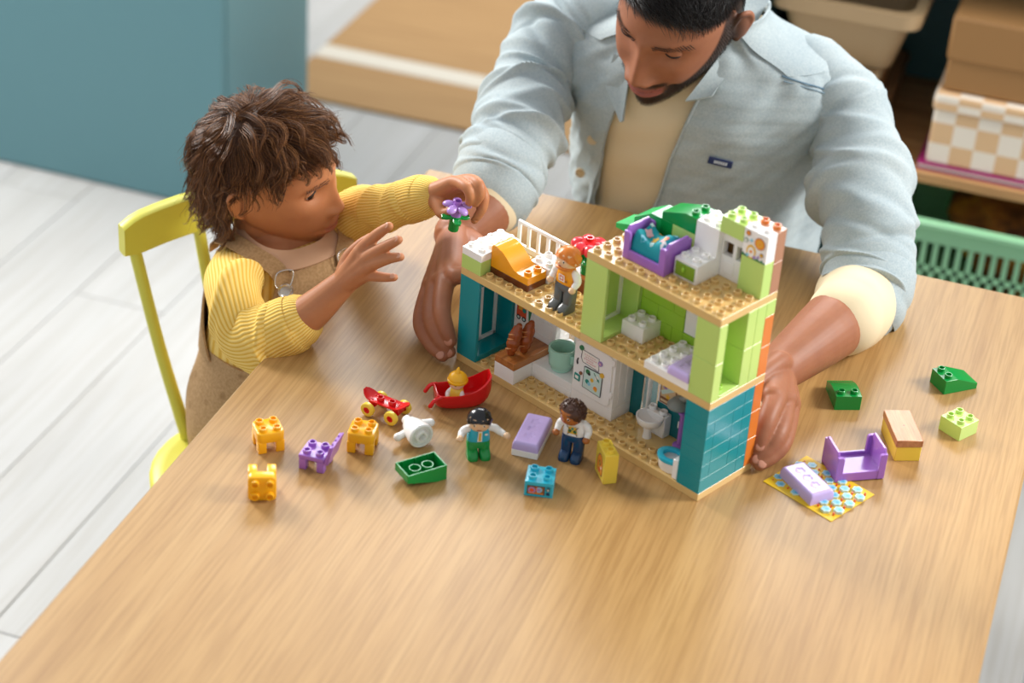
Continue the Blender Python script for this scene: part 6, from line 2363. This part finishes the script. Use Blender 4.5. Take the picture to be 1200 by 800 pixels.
# wavy hair: locks that run from the crown over the head and curl at their tips
def locks(H, n_guides, per, seed):
    r = np.random.default_rng(seed)
    d = fib(int(n_guides * 1.9))
    p = head_base(d)
    zh = np.interp(p[:, 1], [-0.11, -0.08, -0.05, -0.02, 0.005, 0.02, 0.06], [0.085, 0.078, 0.058, 0.040, 0.030, -0.03, -0.075])
    p = p[p[:, 2] > zh]
    crown = np.array([-0.012, 0.045, 0.105])
    m = 20
    out, rad = [], []
    for q0 in p:
        nn = q0 / ELL ** 2
        nn /= np.linalg.norm(nn)
        t = q0 - crown
        if np.linalg.norm(t) < 0.02:
            t = r.normal(0, 1, 3)
        t = t - nn * np.dot(t, nn)
        t /= np.linalg.norm(t) + 1e-9
        sw = np.cross(nn, t)
        t = t + sw * 0.35 + r.normal(0, 0.18, 3)
        front = q0[1] < -0.03
        L = r.uniform(0.085, 0.125) * (0.8 if front else 1.0)
        step = L / (m - 1)
        puff = r.uniform(0.07, 0.24)
        stopz = r.uniform(0.054, 0.076)
        sides = r.uniform(-0.055, -0.02) if q0[1] < -0.02 else r.uniform(0.0, 0.04)
        amp, fr, ph = r.uniform(0.003, 0.0115), r.uniform(65, 130), r.uniform(0, 6.28)
        q = q0.copy()
        g = [q.copy()]
        frozen = 1.0
        for k in range(1, m):
            s = k / (m - 1)
            nn = q / ELL ** 2
            nn /= np.linalg.norm(nn)
            down = np.array([0, 0.0, -1.0])
            t = t / np.linalg.norm(t) * 0.80 + down * 0.20 * (0.4 + s) + 0.06 * r.normal(0, 1, 3)
            if q[2] > -0.01:
                t = t - nn * min(0, 1) - nn * np.dot(t, nn) * 0.75
            t /= np.linalg.norm(t)
            lowest = stopz if (q[1] < -0.045) else (sides if q[1] < 0.025 else -0.115)
            if q[2] < lowest + 0.014:
                t = t * 0.35 + np.array([np.sign(q[0]) * 0.55, 0.25, 0.15]) * 0.4 + nn * 0.25
                frozen *= 0.72
            q = q + t * step * frozen
            lev = np.linalg.norm(q / ELL)
            need = 1 + 0.05 + puff * sstep(0, 0.5, np.array(s)) * (1.0 if q[2] > -0.02 else 0.8)
            if lev < need:
                q = q * (need / lev)
            g.append(q.copy())
        g = np.array(g)
        s = np.linspace(0, 1, m)[:, None]
        arc = np.concatenate([[0], np.cumsum(np.linalg.norm(np.diff(g, axis=0), axis=1))])[:, None]
        T = np.gradient(g, axis=0)
        T /= np.linalg.norm(T, axis=1)[:, None] + 1e-9
        nv = g / ELL ** 2
        nv /= np.linalg.norm(nv, axis=1)[:, None]
        bn = np.cross(T, nv)
        env = sstep(0.12, 0.85, s)
        g = g + (bn * np.sin(arc * fr + ph) + nv * 0.7 * (np.cos(arc * fr + ph) + 0.5)) * amp * env
        spread = r.uniform(0.0035, 0.0075)
        for j in range(per):
            a = r.normal(0, 1, 2) * spread
            flare = 1.0 - 0.72 * sstep(0.2, 1.0, s) + 0.25 * (r.uniform() < 0.18) * s
            k2 = g + (bn * a[0] + nv * abs(a[1]) * 0.5) * flare
            if r.uniform() < 0.10:
                k2 = k2 + (r.normal(0, 0.006, 3) + nv * 0.006) * s ** 2
            end = r.uniform(0.8, 1.0)
            u = np.linspace(0, end * (m - 1), 16)
            i0 = np.minimum(u.astype(int), m - 2)
            fr_ = (u - i0)[:, None]
            out.append(k2[i0] * (1 - fr_) + k2[i0 + 1] * fr_)
            rad.append(r.uniform(0.00024, 0.00050))
    return np.array(out), np.array(rad)
P, R_ = locks(CH, 360, 22, 5)
half = rng.uniform(size=len(P)) < 0.45
wput('hair', strand_mesh('hair', CH.w(P[half]), R_[half], pm('hair_brown_light', '#8A5C36', 0.38, 0.3)), kid, label='lighter brown strands')
wput('hair', strand_mesh('hair', CH.w(P[~half]), R_[~half], CHAIR_), kid)

# ribbed yellow top
RIB = pm('yellow_rib_knit', '#E9BF55', 0.9, 0.2)
_t = NT(RIB)
_uv = _t.n('ShaderNodeUVMap')
_sp = _t.n('ShaderNodeSeparateXYZ')
_t.l(_uv.outputs[0], _sp.inputs[0])
_mul = _t.n('ShaderNodeMath', operation='MULTIPLY')
_mul.inputs[1].default_value = 2 * PI * 46
_t.l(_sp.outputs[0], _mul.inputs[0])
_sn = _t.n('ShaderNodeMath', operation='SINE')
_t.l(_mul.outputs[0], _sn.inputs[0])
_ad = _t.n('ShaderNodeMath', operation='MULTIPLY_ADD')
_ad.inputs[1].default_value = 0.5
_ad.inputs[2].default_value = 0.5
_t.l(_sn.outputs[0], _ad.inputs[0])
_t.l(_t.ramp(_ad.outputs[0], [(0.1, lin('#E0B048')), (0.6, lin('#F3D078'))]), _t.b.inputs['Base Color'])
_t.bump(_ad.outputs[0], 0.6, 0.0012)
bm = bmesh.new()
wk = wav(15, 6, 3.0)
CT.solid(bm, lambda th, z: 0.0055 + 0.0020 * wk(th, z * 4), -0.20, 0.033, 50, 72)
tube(bm, [cw(-0.050, 0.012, 0.008), c_rs, (-0.2879, -0.0150, 0.0229), (-0.2517, -0.0550, -0.0049), (-0.2193, -0.0580, 0.0102), (-0.1967, -0.0530, 0.0279)], [0.028, 0.035, 0.037, 0.038, 0.0360, 0.0335], 80, 20, fold=creases(16, 0.20, 41, 0.10, 0.98, 0.035, 0.14))
tube(bm, [cw(0.050, 0.018, 0.010), c_ls, (-0.2040, 0.1900, 0.0642), (-0.1481, 0.1580, 0.1015), (-0.1057, 0.1360, 0.1317)], [0.026, 0.032, 0.0300, 0.0285, 0.0265], 80, 20, fold=creases(16, 0.18, 43, 0.15, 0.98, 0.035, 0.14))
wput('ribbed_top', fin(bm, 'ribbed_top', RIB, 80), kid, label='yellow ribbed knit top')
for pts, rad in (([(-0.2193, -0.0580, 0.0102), (-0.1937, -0.0520, 0.0293), (-0.1897, -0.0510, 0.0322)], [0.0375, 0.0362, 0.0335]), ([(-0.1256, 0.1470, 0.1169), (-0.1031, 0.1350, 0.1340), (-0.0964, 0.1320, 0.1381)], [0.0290, 0.0285, 0.0265])):
    bm = bmesh.new()
    tube(bm, pts, rad, 56, 6, fold=folds(1.4, 0.05, 5, -0.2, 1.2, 0.3))
    wput('sleeve_cuff', fin(bm, 'sleeve_cuff', RIB, 80), kid)

# dungarees
DUNG = pm('beige_twill', '#B08C5E', 0.9, 0.2)
_t = NT(DUNG)
_v = _t.n('ShaderNodeTexVoronoi')
_v.inputs['Scale'].default_value = 34
_t.l(_t.coord('Object', (1, 1, 1)), _v.inputs['Vector'])
_pr = _t.ramp(_v.outputs['Distance'], [(0.0, (0.55, 0.5, 0.45, 1)), (0.16, (0.72, 0.66, 0.6, 1)), (0.24, (1, 1, 1, 1))])
_nn = _t.noise(_t.coord('Object', (1, 1, 1)), 300, 2)
_t.l(_t.mix(0.5, _t.mix(1.0, lin('#B8946A'), _pr, 'MULTIPLY'), _t.ramp(_nn, [(0.35, lin('#9F7D55')), (0.65, lin('#C4A177'))])), _t.b.inputs['Base Color'])
_t.bump(_nn, 0.2, 0.0006)
wd = wav(19, 7, 3.2)
def dung_off(th, z):
    return 0.0125 + 0.0035 * wd(th * 1.5, z * 3) + 0.010 * sstep(-0.12, -0.24, np.asarray(z))
bm = bmesh.new()
CT.solid(bm, dung_off, -0.295, -0.125, 30, 80)
fv = np.array([0.89, -0.45, 0])
lv = np.array([0.45, 0.89, 0])
for s in (-1, 1):
    hip = np.array(cw(s * 0.055, 0.01, -0.238))
    knee = hip + fv * 0.20 + lv * s * 0.02
    tube(bm, [hip, hip + fv * 0.10, knee, knee + fv * 0.02 + np.array([0, 0, -0.08]), knee + np.array([0, 0, -0.19])], [0.062, 0.059, 0.052, 0.048, 0.044], 32, 10, fold=folds(6, 0.10, 50 + s))
wput('dungarees', fin(bm, 'dungarees', DUNG, 70), kid, label='beige printed dungarees')
def bib_half(z):
    return float(np.interp(z, [-0.135, -0.09, -0.04, 0.024], [1.15, 0.80, 0.74, 0.60]))
bm = bmesh.new()
CT.sheet(bm, lambda z: -bib_half(z), lambda z: bib_half(z), -0.135, 0.021, lambda th, z: 0.0130 + 0.0015 * wd(th, z), 0.0028, 30, 40)
wput('bib', fin(bm, 'bib', DUNG, 60), kid)
bm = bmesh.new()
CT.sheet(bm, lambda z: PI - float(np.interp(z, [-0.135, -0.07, -0.01], [1.5, 1.0, 0.5])), lambda z: PI + float(np.interp(z, [-0.135, -0.07, -0.01], [1.5, 1.0, 0.5])), -0.135, -0.005, lambda th, z: 0.0130 + 0.0010 * wd(th, z), 0.0028, 30, 40)
wput('back_panel', fin(bm, 'back_panel', DUNG, 60), kid)
STEEL = pm('buckle_steel', '#D9D7D2', 0.25, 0.5, 0.85)
for s in (-1, 1):
    path = []
    tb = 0.50 if s < 0 else 0.30
    for th, z, o in ((tb, 0.010, 0.0180), (tb + 0.06, 0.022, 0.018), (0.75, 0.032, 0.019), (1.15, 0.039, 0.021), (1.75, 0.041, 0.022), (2.3, 0.030, 0.019), (2.7, 0.0, 0.017)):
        path.append(CT.pt(s * th, z, o))
    path = np.array(path)
    bm = bmesh.new()
    T = np.gradient(path, axis=0)
    up_ = path - np.array([CT.d[-1, 0], CT.d[-1, 1], 0]) - np.array([0, 0, -0.12])
    side = np.cross(T, up_)
    side /= np.linalg.norm(side, axis=1)[:, None]
    a_, b_ = path - side * 0.0115, path + side * 0.0115
    strip(bm, a_ if s < 0 else a_, b_, 0.0022, 0, 6)
    wput('strap', fin(bm, 'strap', DUNG, 60), kid, label='beige shoulder strap')
    q = CT.pt(s * tb, 0.006, 0.0215)
    n_ = Vector(q - CT.pt(s * tb, 0.006, 0.0)).normalized()
    Q = n_.to_track_quat('Z', 'Y').to_matrix().to_4x4()
    bm = bmesh.new()
    lathe(bm, [(0, 0.0), (0.0095, 0.0), (0.0103, 0.0012), (0.0098, 0.0024), (0.0078, 0.0030), (0.0070, 0.0022), (0, 0.0024)], 28, (0, 0, 0), 0, Matrix.Translation(q) @ Q)
    wput('buckle_button', fin(bm, 'buckle_button', STEEL, 40), kid)
    bm = bmesh.new()
    e1 = Vector(CT.pt(s * (tb + 0.02) + 0.10, 0.013, 0.022))
    e2 = Vector(CT.pt(s * (tb + 0.02) + 0.12, 0.027, 0.023))
    e3 = Vector(CT.pt(s * (tb + 0.02) - 0.10, 0.027, 0.023))
    e4 = Vector(CT.pt(s * (tb + 0.02) - 0.12, 0.013, 0.022))
    tube(bm, [Vector(q) + n_ * 0.001, e1, e2, e3, e4, Vector(q) + n_ * 0.001], 0.0010, 8, 5)
    wput('buckle_wire', fin(bm, 'buckle_wire', STEEL, 60), kid)
# pale collar with a small tie
bm = bmesh.new()
ths = np.linspace(-2.9, 2.9, 30)
strip(bm, [CT.pt(t, 0.047 - 0.008 * math.cos(t), 0.0075) for t in ths], [CT.pt(t, 0.0365 - 0.014 * math.cos(t), 0.0130) for t in ths], 0.003, 0, 2)
wput('collar', fin(bm, 'collar', pm('blush_cotton', '#D9AE8B', 0.9), 60), kid, label='blush pink collar')
SHOE = pm('child_shoe', '#8C6A48', 0.7)
for s in (-1, 1):
    hip = np.array(cw(s * 0.055, 0.01, -0.238))
    ft = hip + fv * 0.20 + lv * s * 0.02 + np.array([0, 0, -0.20])
    bm = bmesh.new()
    tube(bm, [ft, ft + np.array([0, 0, -0.035]) + fv * 0.01, ft + np.array([0, 0, -0.045]) + fv * 0.07], [0.030, 0.031, 0.022], 20, 6)
    wput('shoe', fin(bm, 'shoe', SHOE, 70), kid)
